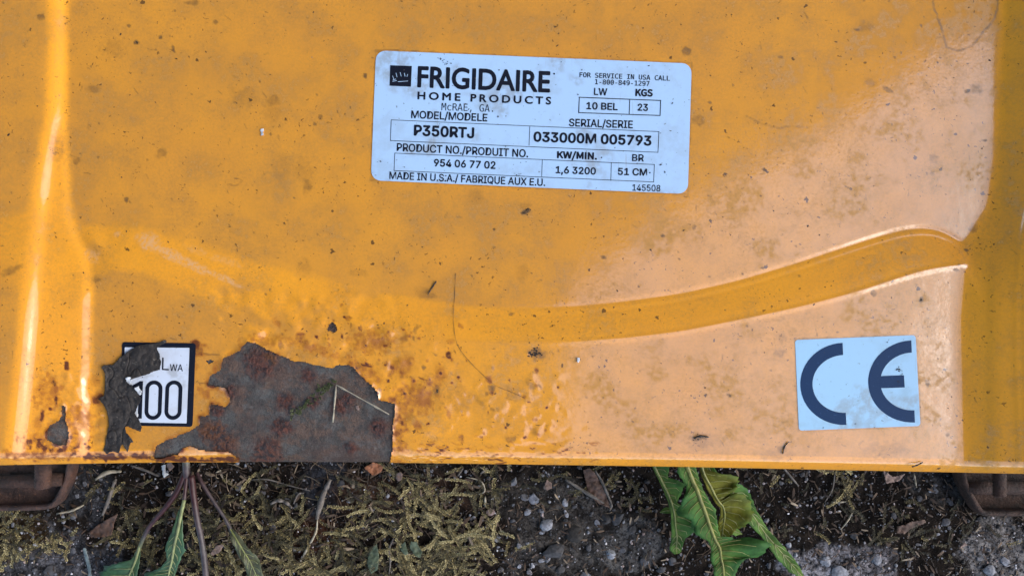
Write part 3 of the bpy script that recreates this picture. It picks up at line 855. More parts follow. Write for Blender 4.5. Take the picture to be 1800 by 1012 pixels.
def polyl(pts, w, seg=26):
    out = []
    for a, b in zip(pts[:-1], pts[1:]):
        L = math.hypot(b[0] - a[0], b[1] - a[1]); k = max(1, int(L / seg)); e = w / 2 / max(L, 1e-6)
        for i in range(k):
            t0 = i / k - (e if i == 0 else 0); t1 = (i + 1) / k + (e if i == k - 1 else 0)
            out.append(lineq((a[0] + (b[0] - a[0]) * t0, a[1] + (b[1] - a[1]) * t0), (a[0] + (b[0] - a[0]) * t1, a[1] + (b[1] - a[1]) * t1), w))
    return out

def c3(p): return (640 + p[0] / 3.0, 80 + p[1] / 3.0)
plate = sticker('data_plate', [(661, 89), (1216, 112), (1209, 341), (652, 317)], 17, M['silver'], mower, nu=60)
plate['label'] = 'pale blue-silver maker\'s data plate printed with model and serial numbers'
upv = (8.0 / 227, -226.8 / 227)
T = [  # string, baseline left, baseline right, cap height (crop px), boldness, mono
    ('FRIGIDAIRE', (280, 222), (980, 250), 113, 0.026, 0), ('HOME', (281, 285), (508, 294), 41, 0.030, 0), ('PRODUCTS', (561, 297), (986, 313), 41, 0.030, 0),
    ('McRAE, GA.', (408, 342), (680, 351), 38, 0.004, 1), ('MODEL/MODELE', (248, 384), (650, 402), 41, 0.016, 0),
    ('P350RTJ', (262, 476), (580, 491), 58, 0.030, 0), ('FOR SERVICE IN USA CALL', (1136, 168), (1613, 187), 26, 0.010, 1),
    ('1-800-849-1297', (1218, 205), (1505, 215), 26, 0.010, 1), ('LW', (1212, 262), (1282, 265), 38, 0.018, 0), ('KGS', (1430, 268), (1522, 271), 39, 0.018, 0),
    ('10 BEL', (1172, 337), (1337, 343), 38, 0.022, 0), ('23', (1442, 345), (1497, 347), 38, 0.022, 0), ('SERIAL/SERIE', (1080, 427), (1417, 438), 41, 0.016, 0),
    ('033000M 005793', (893, 508), (1515, 530), 54, 0.030, 0), ('PRODUCT NO./PRODUIT NO.', (172, 557), (865, 591), 42, 0.016, 0),
    ('KW/MIN.', (1017, 595), (1228, 603), 38, 0.016, 0), ('BR', (1413, 610), (1475, 612), 37, 0.016, 0), ('954 06 77 02', (368, 638), (693, 652), 40, 0.022, 0),
    ('1,6 3200', (1010, 674), (1222, 682), 38, 0.022, 0), ('51 CM', (1338, 683), (1492, 688), 38, 0.022, 0),
    ('MADE IN U.S.A./ FABRIQUE AUX E.U.', (133, 704), (955, 742), 39, 0.014, 0), ('145508', (1415, 766), (1562, 770), 34, 0.008, 0)]
for (s, a, b, h, bd, mo) in T:
    wide = {'HOME': 1.45, 'PRODUCTS': 1.45}.get(s, 1.0)
    text(plate, s, c3(a), c3(b), h / 3.0, upv, bd, bool(mo), wide, logo=s in ('FRIGIDAIRE', 'HOME', 'PRODUCTS'))
for tl, tr, br_, bl_, divs, w in [((1135, 274), (1564, 291), (1561, 370), (1132, 355), [((1401, 284), (1398, 364))], 1.5), ((143, 393), (1555, 455), (1550, 564), (139, 502), [((874, 425), (870, 527))], 1.0), ((162, 568), (1531, 628), (1527, 720), (158, 660), [((940, 605), (937, 690)), ((1304, 620), (1301, 712))], 1.0)]:
    q = polyl([c3(tl), c3(tr), c3(br_), c3(bl_), c3(tl)], w)
    for a, b in divs: q += polyl([c3(a), c3(b)], w * 0.9)
    shape(plate, 'printed_frame', q, 'ink', 0.19)
lg = shape(plate, 'printed_logo', [[c3(p) for p in q] for q in [[(138, 105), (195, 107), (193, 216), (134, 213)], [(195, 107), (252, 109), (247, 218), (193, 216)]]], 'ink', 0.19)
marks = [((150, 160), (156, 178)), ((168, 145), (174, 168)), ((190, 142), (196, 164)), ((212, 146), (216, 165)), ((230, 152), (226, 166)), ((152, 182), (168, 178)), ((178, 192), (232, 188)), ((150, 190), (172, 186))]
shape(plate, 'logo_mark', [lineq(c3(a), c3(b), 1.0) for a, b in marks], 'silver', 0.23)
def disc(c, r, n=10): return [(c[0] + r * math.cos(2 * math.pi * k / n), c[1] - r * math.sin(2 * math.pi * k / n)) for k in range(n)][::-1]
for q, r_ in ((1002, 150), 1.6), ((1252, 591), 1.3), ((1507, 671), 1.3): shape(plate, 'printed_dot', [disc(c3(q), r_)], 'ink')

def c4(p): return (1340 + p[0] / 4.217, 560 + p[1] / 4.217)
ce = sticker('conformity_sticker', [c4((243, 157)), c4((1136, 121)), c4((1172, 793)), c4((272, 828))], 5.5, M['ce'], mower, nu=30)
ce['label'] = 'pale rectangular CE sticker with bold navy letters'
def arc_quads(cx, cy, rx, ry, wdt, a0, a1, ang, n=30):
    ca, sa = math.cos(ang), math.sin(ang); out = []
    def pt(a, f):
        x = (rx - f) * math.cos(a); y = (ry - f) * math.sin(a)
        return c4((cx + x * ca - y * sa, cy + x * sa + y * ca))
    for k in range(n):
        p, q = a0 + (a1 - a0) * k / n, a0 + (a1 - a0) * (k + 1) / n
        out.append([pt(p, 0), pt(q, 0), pt(q, wdt), pt(p, wdt)])
    return out
ang = R(-2.6)
shape(ce, 'letter_c', arc_quads(609, 482, 327, 304, 90, R(90), R(270), ang), 'navy')
e = arc_quads(1118, 464, 333, 304, 90, R(90), R(270), ang) + [[c4((862, 514)), c4((960, 512)), c4((956, 421)), c4((862, 425))], [c4((960, 512)), c4((1056, 508)), c4((1050, 418)), c4((956, 421))]]
shape(ce, 'letter_e', e, 'navy')

def c5(p): return (160 + p[0] / 4.217, 580 + p[1] / 4.217)
ns = sticker('noise_sticker', [c5((230, 88)), c5((776, 97)), c5((752, 716)), c5((218, 706))], 5, M['ink'], mower, top=0.16, nu=24)
ns['label'] = 'white noise-level sticker with black border, partly torn and covered'
sticker('sticker_field', [c5((250, 127)), c5((730, 131)), c5((708, 690)), c5((240, 682))], 0.8, M['white'], ns, top=0.20, nu=24, nv=20)
up5 = (0.03, -0.999)
text(ns, 'L', c5((525, 295)), c5((576, 298)), 92 / 4.217, up5, 0.004, off=0.25)
text(ns, 'WA', c5((583, 301)), c5((680, 304)), 50 / 4.217, up5, 0.006, off=0.25)
def stadium(cx, cy, rx, ry, w, n=36):
    out = []
    def pt(k, f):
        a = 2 * math.pi * k / n; r = rx - f; s = ry - rx
        y = r * math.sin(a) + (s if math.sin(a) > 0 else -s); x = r * math.cos(a)
        return c5((cx + x - y * 0.035, cy + y))
    for k in range(n): out.append([pt(k, 0), pt(k + 1, 0), pt(k + 1, w), pt(k, w)][::-1])
    return out
for cx in (463, 611): shape(ns, 'numeral', stadium(cx, 518, 64, 146, 29), 'ink', 0.25)
shape(ns, 'numeral', [[c5(p) for p in q] for q in [[(358, 378), (386, 378), (376, 655), (345, 655)][::-1], [(300, 412), (366, 376), (380, 398), (306, 440)][::-1]]], 'ink', 0.25)
shape(ns, 'lettering', polyl([c5((345, 322)), c5((350, 345)), c5((378, 335)), c5((376, 318))], 1.6), 'ink', 0.25)

# dark torn flake over the noise sticker
FL = [c5(p) for p in [(78,275),(95,262),(160,255),(240,185),(330,122),(400,106),(480,97),(550,72),(562,84),(490,130),(508,180),(520,235),(512,295),(470,300),(430,325),(385,335),(345,345),(300,365),(262,372),(285,400),(320,430),(352,470),(368,520),(345,570),(325,615),(355,655),(378,720),(370,755),(335,745),(280,712),(250,712),(262,760),(300,800),(320,830),(295,835),(270,900),(255,880),(232,838),(215,880),(205,915),(160,895),(115,915),(95,890),(105,830),(125,740),(135,690),(120,600),(90,545),(55,510),(95,490),(105,400),(100,320)]]
gx_, gy_ = np.meshgrid(np.arange(165, 300, 1.0), np.arange(590, 802, 1.0))
def flake_sd(x, y): return poly_sd(x, y, FL) + 1.6 * fbm(x / 7.0, y / 7.0, 3, 91)
for _ in range(2):
    s0 = flake_sd(gx_, gy_); a_ = (flake_sd(gx_ + .3, gy_) - flake_sd(gx_ - .3, gy_)) / .6; b_ = (flake_sd(gx_, gy_ + .3) - flake_sd(gx_, gy_ - .3)) / .6
    g2 = a_ ** 2 + b_ ** 2 + 1e-6; nr = np.abs(s0) < 0.6
    gx_, gy_ = np.where(nr, gx_ - np.clip(s0 * a_ / g2, -.5, .5), gx_), np.where(nr, gy_ - np.clip(s0 * b_ / g2, -.5, .5), gy_)
s0 = flake_sd(gx_, gy_)
lift = 0.55 + 0.9 * np.abs(fbm(gx_ / 22, gy_ / 22, 3, 95)) + 0.18 * fbm(gx_ / 6, gy_ / 6, 3, 97) + 0.7 * sstep((s0 + 7) / 7) * (0.4 + 0.6 * fbm(gx_ / 30, gy_ / 30, 2, 99))
lift = np.maximum(lift, 0.34)
crease = np.abs(fbm(gx_ / 30 + 3, gy_ / 45, 2, 103)); lift = lift - 0.4 * np.exp(-(crease / 0.04) ** 2); lift = np.maximum(lift, 0.32)
Pt = deck_xyz(gx_, gy_, lift); Pb = deck_xyz(gx_, gy_, np.maximum(lift - 0.22, 0.26))
n0, n1 = gx_.shape; idf = np.arange(n0 * n1).reshape(n0, n1)
qf = np.stack([idf[:-1, :-1], idf[1:, :-1], idf[1:, 1:], idf[:-1, 1:]], -1).reshape(-1, 4)
ins = s0.ravel()[qf].mean(1) < 0
qi, qo = qf[ins], qf[~ins]
be = border(qi, qo); N = n0 * n1
side = np.array([(b, a, a + N, b + N) for a, b in be])
VF = np.concatenate([Pt.reshape(-1, 3), Pb.reshape(-1, 3)])
tf = NT('dark_torn_film')
na = tf.noise(260, 7, 0.65); nb_ = tf.noise(1100, 5, 0.65)
cc = tf.mix(tf.ramp(na, 0.35, 0.65), (0.036, 0.030, 0.026), (0.015, 0.012, 0.011))
cc = tf.mix(tf.math('MULTIPLY', tf.ramp(nb_, 0.60, 0.70), 0.5), cc, (0.20, 0.18, 0.15))
tf.set(Base_Color=cc, Roughness=0.75, Specular_IOR_Level=0.3)
tf.link(tf.bump(tf.math('ADD', na, tf.math('MULTIPLY', nb_, 0.6)), 0.6, 0.0006), tf.p.inputs['Normal'])
M['flake'] = tf.m
flake = obj('torn_flake', sub_mesh('torn_flake', VF, np.concatenate([qi, qi[:, ::-1] + N, side]), {}), M['flake'], mower)
flake['label'] = 'dark grey-brown torn flake curling over the noise sticker'

# ------------------------------------------------------------------ rusty brackets under the deck
tr_ = NT('rusty_bracket')
na = tr_.noise(150, 7, 0.65); nb_ = tr_.noise(800, 5, 0.65)
cc = tr_.mix(tr_.ramp(na, 0.35, 0.66), (0.068, 0.029, 0.018), (0.018, 0.009, 0.008))
cc = tr_.mix(tr_.math('MULTIPLY', tr_.ramp(nb_, 0.58, 0.72), 0.6), cc, (0.20, 0.085, 0.035))
tr_.set(Base_Color=cc, Roughness=tr_.ramp(na, 0.35, 0.65, 0.55, 0.85))
tr_.link(tr_.bump(tr_.math('ADD', na, nb_), 0.9, 0.0012), tr_.p.inputs['Normal'])
M['bracket'] = tr_.m
tr2 = NT('dark_bracket')
na = tr2.noise(160, 7, 0.65); nb_ = tr2.noise(800, 5, 0.65)
cc = tr2.mix(tr2.ramp(na, 0.35, 0.66), (0.050, 0.024, 0.016), (0.014, 0.008, 0.007))
cc = tr2.mix(tr2.math('MULTIPLY', tr2.ramp(nb_, 0.58, 0.72), 0.5), cc, (0.10, 0.045, 0.025))
tr2.set(Base_Color=cc, Roughness=0.7, Specular_IOR_Level=0.3)
tr2.link(tr2.bump(tr2.math('ADD', na, nb_), 0.9, 0.0012), tr2.p.inputs['Normal'])
M['bracket2'] = tr2.m

def bracket(side, outline, z0, z1, bolt, mat, lab):
    """open tray: floor plate, upturned rim along the outline, threaded bolt standing up into the deck"""
    o = empty('wheel_bracket'); o.parent = mower; o['label'] = lab
    W = [Vector((*ground_xy(px, py, z0 + 1.5), 0)) for px, py in outline]
    pl = MB(); th = 0.0020
    pts = [Vector(p) for p in catmull([(w.x, w.y, 0) for w in W], 6)]
    n = len(pts)
    cen = sum(pts, Vector()) / n
    # rim
    rings = []
    nrm = []
    for i, p in enumerate(pts):
        t = (pts[min(i + 1, n - 1)] - pts[max(i - 1, 0)]).normalized(); nv = Vector((t.y, -t.x, 0))
        if nv.dot(cen - p) < 0: nv = -nv
        nrm.append(nv)
    vs = []
    prof_ = [(0.0, z0), (-0.0004, (z0 + z1) / 2), (0.0, z1 - 0.6), (0.0006, z1), (th - 0.0006, z1), (th, z1 - 0.6), (th, z0 + 2.2)]
    for i, p in enumerate(pts):
        for (off, z) in prof_:
            q = p + nrm[i] * off; vs.append((q.x, q.y, z * 1e-3))
    kp = len(prof_)
    fs = [(i * kp + k, (i + 1) * kp + k, (i + 1) * kp + k + 1, i * kp + k + 1) for i in range(n - 1) for k in range(kp - 1)]
    pl.add(vs, fs)
    ob = pl.build('rim', mat, o, attr=False)
    # floor plate, with thickness
    fb = MB(); inn = [p + nrm[i] * 0.0008 for i, p in enumerate(pts)]
    top_y = ground_xy(0, 790, z0)[1] + 0.02
    ring = [(p.x, p.y) for p in inn] + [(inn[-1].x, top_y), (inn[0].x, top_y)]
    m_ = len(ring)
    fb.add([(x, y, (z0 + 1.6) * 1e-3) for x, y in ring] + [(x, y, z0 * 1e-3) for x, y in ring],
           [tuple(range(m_)), tuple(range(m_, 2 * m_))[::-1]] + [(i, (i + 1) % m_, m_ + (i + 1) % m_, m_ + i) for i in range(m_)])
    fb.build('floor_plate', mat, o, smooth=False, attr=False)
    # threaded bolt end standing out level from the deck
    bb = MB(); zb = bolt[3] * 1e-3; bx, ye = ground_xy(bolt[0], bolt[1], bolt[3]); pr = []; yy = ye; k = 0
    pr.append((bolt[2] * 0.75e-3, ye)); yy += 0.0005
    while yy < ye + 0.026:
        pr.append((bolt[2] * (0.90e-3 if k % 2 else 1.0e-3), yy)); yy += 0.00065; k += 1
    sd = 18; vs = []; fs = []
    for j, (r, y_) in enumerate(pr):
        for q in range(sd):
            a = 2 * math.pi * q / sd; vs.append((bx + r * math.cos(a), y_ + 0.00018 * math.cos(a), zb + r * math.sin(a)))
    for j in range(len(pr) - 1):
        for q in range(sd): fs.append((j * sd + q, (j + 1) * sd + q, (j + 1) * sd + (q + 1) % sd, j * sd + (q + 1) % sd))
    fs.append(tuple(range(sd)))
    bb.add(vs, fs); bb.build('bolt', mat, o, attr=False)
    cb_ = MB(); y_ = ground_xy(0, bolt[1] - 14, 7)[1]; xs_ = [p.x for p in pts]
    a, b = tube([(min(xs_) + 0.004 + (max(xs_) - min(xs_) - 0.008) * k / 8, y_ + 0.0004 * math.sin(k), 0.007) for k in range(9)], 0.0028, 10)
    cb_.add(a, b); cb_.build('cross_rod', M['bracket2'], o, attr=False)
    return o
bracket(-1, [(-150, 893), (-60, 893), (20, 892), (85, 890), (106, 884), (118, 868), (130, 842), (136, 815), (138, 790)], 1.5, 8.5, (76, 858, 3.3, 15), M['bracket'], 'red-brown rusty bracket below the bare patches of the deck')
bracket(1, [(1672, 790), (1676, 825), (1682, 850), (1698, 880), (1712, 897), (1735, 900), (1800, 900), (1900, 901), (1980, 901)], 1.5, 9.5, (1757, 872, 2.6, 16), M['bracket2'], 'dark brown bracket below the CE sticker end of the deck')

# ------------------------------------------------------------------ plants
def leaf(parent, st, mat, rib_mat, rib_r, curl=0.25, seed=1, sub=7, ribvar=0.5):
    """st: stations (px, py, z mm, left width px, right width px)"""
    r_ = random.Random(seed)
    cen = catmull([(s[0], s[1], s[2]) for s in st], sub)
    n = len(cen)
    W = []
    for i in range(len(st) - 1):
        for k in range(sub):
            t = k / sub; W.append((st[i][3] * (1 - t) + st[i + 1][3] * t, st[i][4] * (1 - t) + st[i + 1][4] * t))
    W.append((st[-1][3], st[-1][4]))
    mb = MB(); fr = [-1, -0.75, -0.5, -0.22, 0, 0.22, 0.5, 0.75, 1]
    vs = []; va = []
    for i in range(n):
        t = cen[min(i + 1, n - 1)] - cen[max(i - 1, 0)]; L = math.hypot(t[0], t[1]) + 1e-9
        rx, ry = -t[1] / L, t[0] / L              # to the left when looking down the leaf in the photo
        for f in fr:
            w = W[i][0] if f < 0 else W[i][1]
            jag = 1 + 0.09 * r_.uniform(-1, 1) if abs(f) == 1 else 1
            d = abs(f) * w * jag * (-1 if f < 0 else 1)
            fwd = 0.30 * abs(f) * w                # lobes sweep forward
            x = cen[i][0] - rx * d + t[0] / L * fwd * 0.4; y = cen[i][1] - ry * d + t[1] / L * fwd * 0.4
            z = cen[i][2] + curl * abs(f) * w * MM * (0.6 + 0.7 * math.sin(i * 0.55 + (2 if f > 0 else 0) + seed)) + r_.uniform(-0.15, 0.15) * abs(f)
            z = max(z, 2.5)
            X, Y = ground_xy(x, y, z); vs.append((X, Y, z * 1e-3)); va.append(min(1, max(0, 0.25 + 0.65 * abs(f) * min(1, w / 30) + r_.uniform(-.08, .08))))
    k = len(fr)
    fs = [(i * k + j, i * k + j + 1, (i + 1) * k + j + 1, (i + 1) * k + j) for i in range(n - 1) for j in range(k - 1)]
    mb.add(vs, fs, va)
    lf = mb.build('leaf', mat, parent)
    sol = lf.modifiers.new('thickness', 'SOLIDIFY'); sol.thickness = 0.00025; sol.offset = 0
    pts = [(*ground_xy(c[0], c[1], c[2] + 0.25), (c[2] + 0.25) * 1e-3) for c in cen]
    rad = [rib_r * (1 - 0.6 * i / (n - 1)) * 1e-3 for i in range(n)]
    rb_ = MB(); a, b = tube(pts, rad, 8); rb_.add(a, b, ribvar); rb_.build('midrib', rib_mat, lf)
    for i in range(3, n - 5, 4):
        for sg in (-1, 1):
            if (W[i][0] if sg < 0 else W[i][1]) < 9: continue
            q = [Vector(vs[min(n - 1, i + st_) * k + 4 + sg * c_]) + Vector((0, 0, 0.0002)) for st_, c_ in ((0, 0), (1, 1), (2, 2), (4, 3))]
            v_ = MB(); a, b = tube(q, [0.00022, 0.00018, 0.00014, 0.00008], 5); v_.add(a, b, min(1, ribvar + 0.25)); v_.build('vein', rib_mat, lf)
    return lf

M['leaf'] = mat_var('dandelion_green', [(0.0, (0.135, 0.145, 0.018)), (0.40, (0.075, 0.155, 0.028)), (0.7, (0.045, 0.13, 0.030)), (1.0, (0.028, 0.090, 0.026))], 0.6, 260, 0.8, 0.08, 0.12)
M['leaf_y'] = mat_var('yellowing_leaf', [(0.0, (0.15, 0.15, 0.015)), (0.6, (0.115, 0.115, 0.012)), (1.0, (0.07, 0.12, 0.02))], 0.6, 260, 0.8, 0.08, 0.12)
M['leaf_d'] = mat_var('dull_green', [(0.0, (0.09, 0.12, 0.05)), (0.5, (0.045, 0.115, 0.05)), (1.0, (0.030, 0.085, 0.045))], 0.5, 500, 0.35, 0.1)
M['leaf_o'] = mat_var('olive_blade', [(0.0, (0.10, 0.085, 0.05)), (0.5, (0.085, 0.095, 0.045)), (1.0, (0.05, 0.085, 0.04))], 0.55, 500, 0.35)
M['rib'] = mat_var('pale_rib', [(0.0, (0.20, 0.20, 0.03)), (1.0, (0.24, 0.27, 0.12))], 0.4, 300, 0.2, 0.1)
M['petiole'] = mat_var('petiole', [(0.0, (0.045, 0.010, 0.010)), (0.45, (0.055, 0.020, 0.022)), (0.7, (0.075, 0.062, 0.065)), (1.0, (0.16, 0.19, 0.09))], 0.45, 400, 0.3)

x0, y0 = ground_xy(1200, 812, 10)
dn = tag(empty('dandelion_plant', (0, 0, 0)), 'fresh green lobed dandelion leaves poking out from under the orange deck', 'dandelion', 'weeds growing under the deck edge')
leaf(dn, [(1236, 790, 26, 4, 4), (1250, 830, 24, 8, 9), (1272, 852, 20, 8, 14), (1296, 872, 18, 9, 22), (1322, 903, 16, 16, 10), (1344, 935, 13, 9, 8), (1372, 968, 11, 13, 10), (1395, 995, 9, 12, 9), (1412, 1015, 7, 2, 2)], M['leaf'], M['rib'], 0.3, 0.5, 4)
leaf(dn, [(1140, 790, 27, 2, 6), (1152, 822, 25, 4, 28), (1162, 842, 24, 4, 12), (1172, 862, 22, 5, 34), (1181, 884, 20, 6, 8), (1186, 905, 18, 7, 30), (1188, 926, 16, 8, 48), (1190, 944, 14, 10, 14), (1189, 962, 12, 12, 10), (1190, 972, 10, 5, 5)], M['leaf'], M['rib'], 0.5, 0.3, 2, ribvar=0.3)
leaf(dn, [(1228, 790, 30, 3, 3), (1236, 828, 29, 5, 10), (1250, 856, 28, 8, 50), (1258, 872, 27, 6, 40), (1264, 882, 27, 6, 12), (1271, 890, 26, 5, 46), (1274, 905, 25, 9, 50), (1272, 922, 24, 10, 26), (1270, 938, 22, 7, 14), (1268, 952, 20, 1, 2)], M['leaf_y'], M['rib'], 0.6, 0.3, 7, ribvar=0.1)
leaf(dn, [(1196, 790, 34, 6, 6), (1208, 820, 33, 20, 14), (1218, 845, 32, 14, 12), (1226, 862, 32, 26, 10), (1232, 880, 31, 46, 14), (1240, 900, 30, 30, 18), (1248, 924, 29, 30, 14), (1256, 945, 28, 12, 10), (1262, 956, 27, 14, 30), (1266, 966, 27, 18, 84), (1268, 982, 26, 18, 52), (1271, 996, 26, 16, 26), (1273, 1020, 25, 20, 16), (1276, 1050, 24, 20, 26)], M['leaf'], M['rib'], 0.95, 0.18, 9, ribvar=0.0)
leaf(dn, [(1205, 905, 12, 2, 2), (1190, 898, 11, 5, 5), (1172, 897, 10, 6, 5), (1160, 900, 9, 0.5, 0.5)], M['leaf'], M['rib'], 0.25, 0.1, 12)
leaf(dn, [(1262, 935, 10, 2, 2), (1280, 932, 10, 6, 6), (1294, 934, 9, 7, 6), (1304, 938, 8, 0.5, 0.5)], M['leaf'], M['rib'], 0.2, 0.1, 13)

d2 = tag(empty('dandelion_plant', (0, 0, 0)), 'straggly dandelion with purple-red stalks and narrow dull green leaves beside the rusty bracket', 'dandelion', 'weeds growing under the deck edge')
def petiole(pts, r, vr, zs=None):
    c = catmull([(p[0], p[1], p[2]) for p in pts], 6); n = len(c)
    P = [(*ground_xy(q[0], q[1], q[2]), q[2] * 1e-3) for q in c]
    rad = [0.82e-3 * np.interp(i / (n - 1), np.linspace(0, 1, len(r)), r) for i in range(n)]
    vv = [float(np.interp(i / (n - 1), np.linspace(0, 1, len(vr)), vr)) for i in range(n) for _ in range(8)]
    m_ = MB(); a, b = tube(P, rad, 8); m_.add(a, b, vv); return m_.build('stalk', M['petiole'], d2)
petiole([(326, 795, 12), (327, 815, 12), (328, 838, 11)], [1.8, 2.0, 1.9], [0.8, 0.75, 0.5])
petiole([(326, 830, 11), (312, 862, 11), (292, 890, 11), (262, 926, 9), (246, 960, 8), (228, 1010, 6)], [1.7, 1.6, 1.3, 1.1, 1.0, 0.9], [0.1, 0.1, 0.2, 0.5, 0.95, 1.0])
petiole([(336, 835, 11), (340, 870, 12), (346, 910, 12), (356, 960, 11), (364, 1030, 9)], [1.8, 1.7, 1.6, 1.6, 1.7], [0.3, 0.4, 0.6, 0.72, 0.62])
petiole([(329, 832, 11), (326, 858, 12), (323, 885, 13)], [1.3, 1.1, 0.9], [0.1, 0.3, 0.75])
petiole([(346, 830, 9), (356, 850, 10), (375, 880, 10), (395, 910, 10), (408, 935, 10)], [0.9, 1.1, 0.9, 0.8, 1.0], [0.5, 0.55, 0.62, 0.68, 0.7])
leaf(d2, [(324, 878, 13, 1, 1), (318, 905, 13, 7, 3), (312, 935, 13, 10, 10), (306, 960, 12, 15, 20), (302, 985, 11, 9, 13), (298, 1000, 10, 18, 12), (296, 1012, 10, 46, 10), (292, 1040, 9, 40, 10)], M['leaf_d'], M['rib'], 0.75, 0.12, 21, ribvar=0.9)
leaf(d2, [(246, 958, 8, 1, 1), (238, 985, 8, 8, 8), (228, 1008, 8, 46, 14), (218, 1030, 7, 50, 30)], M['leaf_d'], M['rib'], 0.6, 0.12, 22, ribvar=0.9)
leaf(d2, [(404, 928, 10, 3, 3), (414, 945, 11, 9, 8), (428, 968, 11, 11, 10), (440, 988, 11, 12, 16), (450, 1010, 10, 14, 12), (458, 1035, 9, 12, 12)], M['leaf_o'], M['rib'], 0.45, 0.4, 23, ribvar=0.6)

# ------------------------------------------------------------------ loose ground cover
def in_ground(px, py, lift=0.0):
    x, y = ground_xy(px, py, 0); return x, y, gz(x, y) + lift

ICO_V = None
def ico():
    global ICO_V
    if ICO_V is None:
        bm = bmesh.new(); bmesh.ops.create_icosphere(bm, subdivisions=1, radius=1)
        ICO_V = ([v.co.copy() for v in bm.verts], [tuple(v.index for v in f.verts) for f in bm.faces]); bm.free()
    return ICO_V
def stone_geo(r, rnd, flat=0.6, sub=1, ang=True):
    bm = bmesh.new(); bmesh.ops.create_icosphere(bm, subdivisions=sub, radius=1)
    ax = Vector((rnd.uniform(.7, 1.25), rnd.uniform(.7, 1.2), flat * rnd.uniform(.7, 1.2)))
    planes = [(Vector((rnd.gauss(0, 1), rnd.gauss(0, 1), rnd.gauss(0, 1))).normalized(), rnd.uniform(.5, .85)) for _ in range(7)]
    for v in bm.verts:
        c = v.co.copy()
        for nrm, d in planes:
            k = c.dot(nrm)
            if k > d: c -= nrm * (k - d)
        v.co = Vector((c.x * ax.x, c.y * ax.y, c.z * ax.z)) * r * rnd.uniform(.96, 1.04)
    vs = [v.co.copy() for v in bm.verts]; fs = [tuple(v.index for v in f.verts) for f in bm.faces]; bm.free()
    return vs, fs
M['stone'] = mat_var('stone', [(0.0, (0.016, 0.014, 0.013)), (0.35, (0.11, 0.11, 0.12)), (0.7, (0.30, 0.31, 0.345)), (0.84, (0.32, 0.22, 0.19)), (1.0, (0.85, 0.85, 0.88))], 0.75, 900, 0.5)
sr = random.Random(5)
# pebbles large enough to pick out
PB = [(959,918,13,.6),(926,899,9,.55),(938,875,11,.6),(922,873,8,.3),(992,882,9,.62),(951,897,6,.5),(903,846,10,.45),(1072,971,12,.68),(1064,910,13,.05),(1086,910,13,.1),(862,899,8,.85),(963,852,8,.84),(702,838,7,.83),(873,947,6,.65),(961,980,8,.45),(1010,935,20,.02),(975,968,22,.1),(995,902,6,.6),(1050,918,6,.55),(1030,1008,10,.4),(1110,928,8,.15),(912,957,6,.5),(936,991,6,.7),(931,1004,5,.7),(913,994,4,.7),(1450,985,12,.6),(1540,980,14,.55),(1475,1004,14,.6),(1735,1000,13,.55),(1765,985,11,.6),(1790,950,10,.4),(1720,975,9,.35),(1640,860,9,.2),(1615,875,8,.2),(1668,880,8,.25),(1595,985,10,.15),(1660,915,9,.3),(90,1000,12,.25),(60,975,8,.2),(130,905,7,.3),(128,968,7,.4),(175,860,6,.4),(150,850,6,.4),(138,870,5,.4),(160,835,5,.35),(178,841,5,.45),(420,855,9,.3),(460,870,8,.3),(480,925,10,.15),(385,955,9,.0),(335,955,11,.02),(505,880,7,.3),(600,850,8,.1),(740,875,9,.12),(1010,890,6,.2),(1130,985,9,.25),(1160,1000,11,.2),(1095,965,7,.3),(1530,870,6,.2),(1570,905,6,.2),(1500,940,7,.1),(1350,990,7,.3),(1180,985,8,.3),(1105,1000,10,.2),(985,1000,8,.1),(845,930,6,.15),(880,1000,6,.4),(1035,960,7,.15)]
for (px, py, r, va) in PB:
    m_ = MB(); a, b = stone_geo(r * MM * 1e-3 * 1.15, sr, 0.5, 2)
    x, y, z = in_ground(px, py); rz = sr.uniform(0, 6.28)
    m_.add(a, b, max(0, min(1, va + sr.uniform(-.05, .05))))
    o = m_.build('pebble', M['stone'], ground, smooth=False); o.location = (x, y, z + r * MM * 1e-3 * 0.12); o.rotation_euler = (sr.uniform(-.2, .2), sr.uniform(-.2, .2), rz)
# fine grit
gm = MB()
for _ in range(15000):
    px = sr.uniform(-120, 1920); py = sr.uniform(770, 1075)
    dens = 0.5
    for (cx, cy, rx, ry, c) in REG:
        if ((px - cx) / rx) ** 2 + ((py - cy) / ry) ** 2 < 1: dens = max(dens, min(1, c[2] * 7))
    if sr.random() > dens: continue
    r = MM * 1e-3 * (1.2 + sr.expovariate(1 / 1.1)); r = min(r, 0.0014)
    a, b = stone_geo(r, sr, 0.7, 1)
    x, y, z = in_ground(px, py, r * 0.25)
    q = sr.random(); va = 0.0 + 0.3 * sr.random() if q < .62 else (sr.uniform(.3, .8) if q < .90 else sr.uniform(.8, 1.0))
    gm.add([(v.x + x, v.y + y, v.z + z) for v in a], b, va)
tag(gm.build('grit', M['stone'], smooth=False), 'fine grey and white grit scattered over the dark soil', 'grit', kind='stuff')

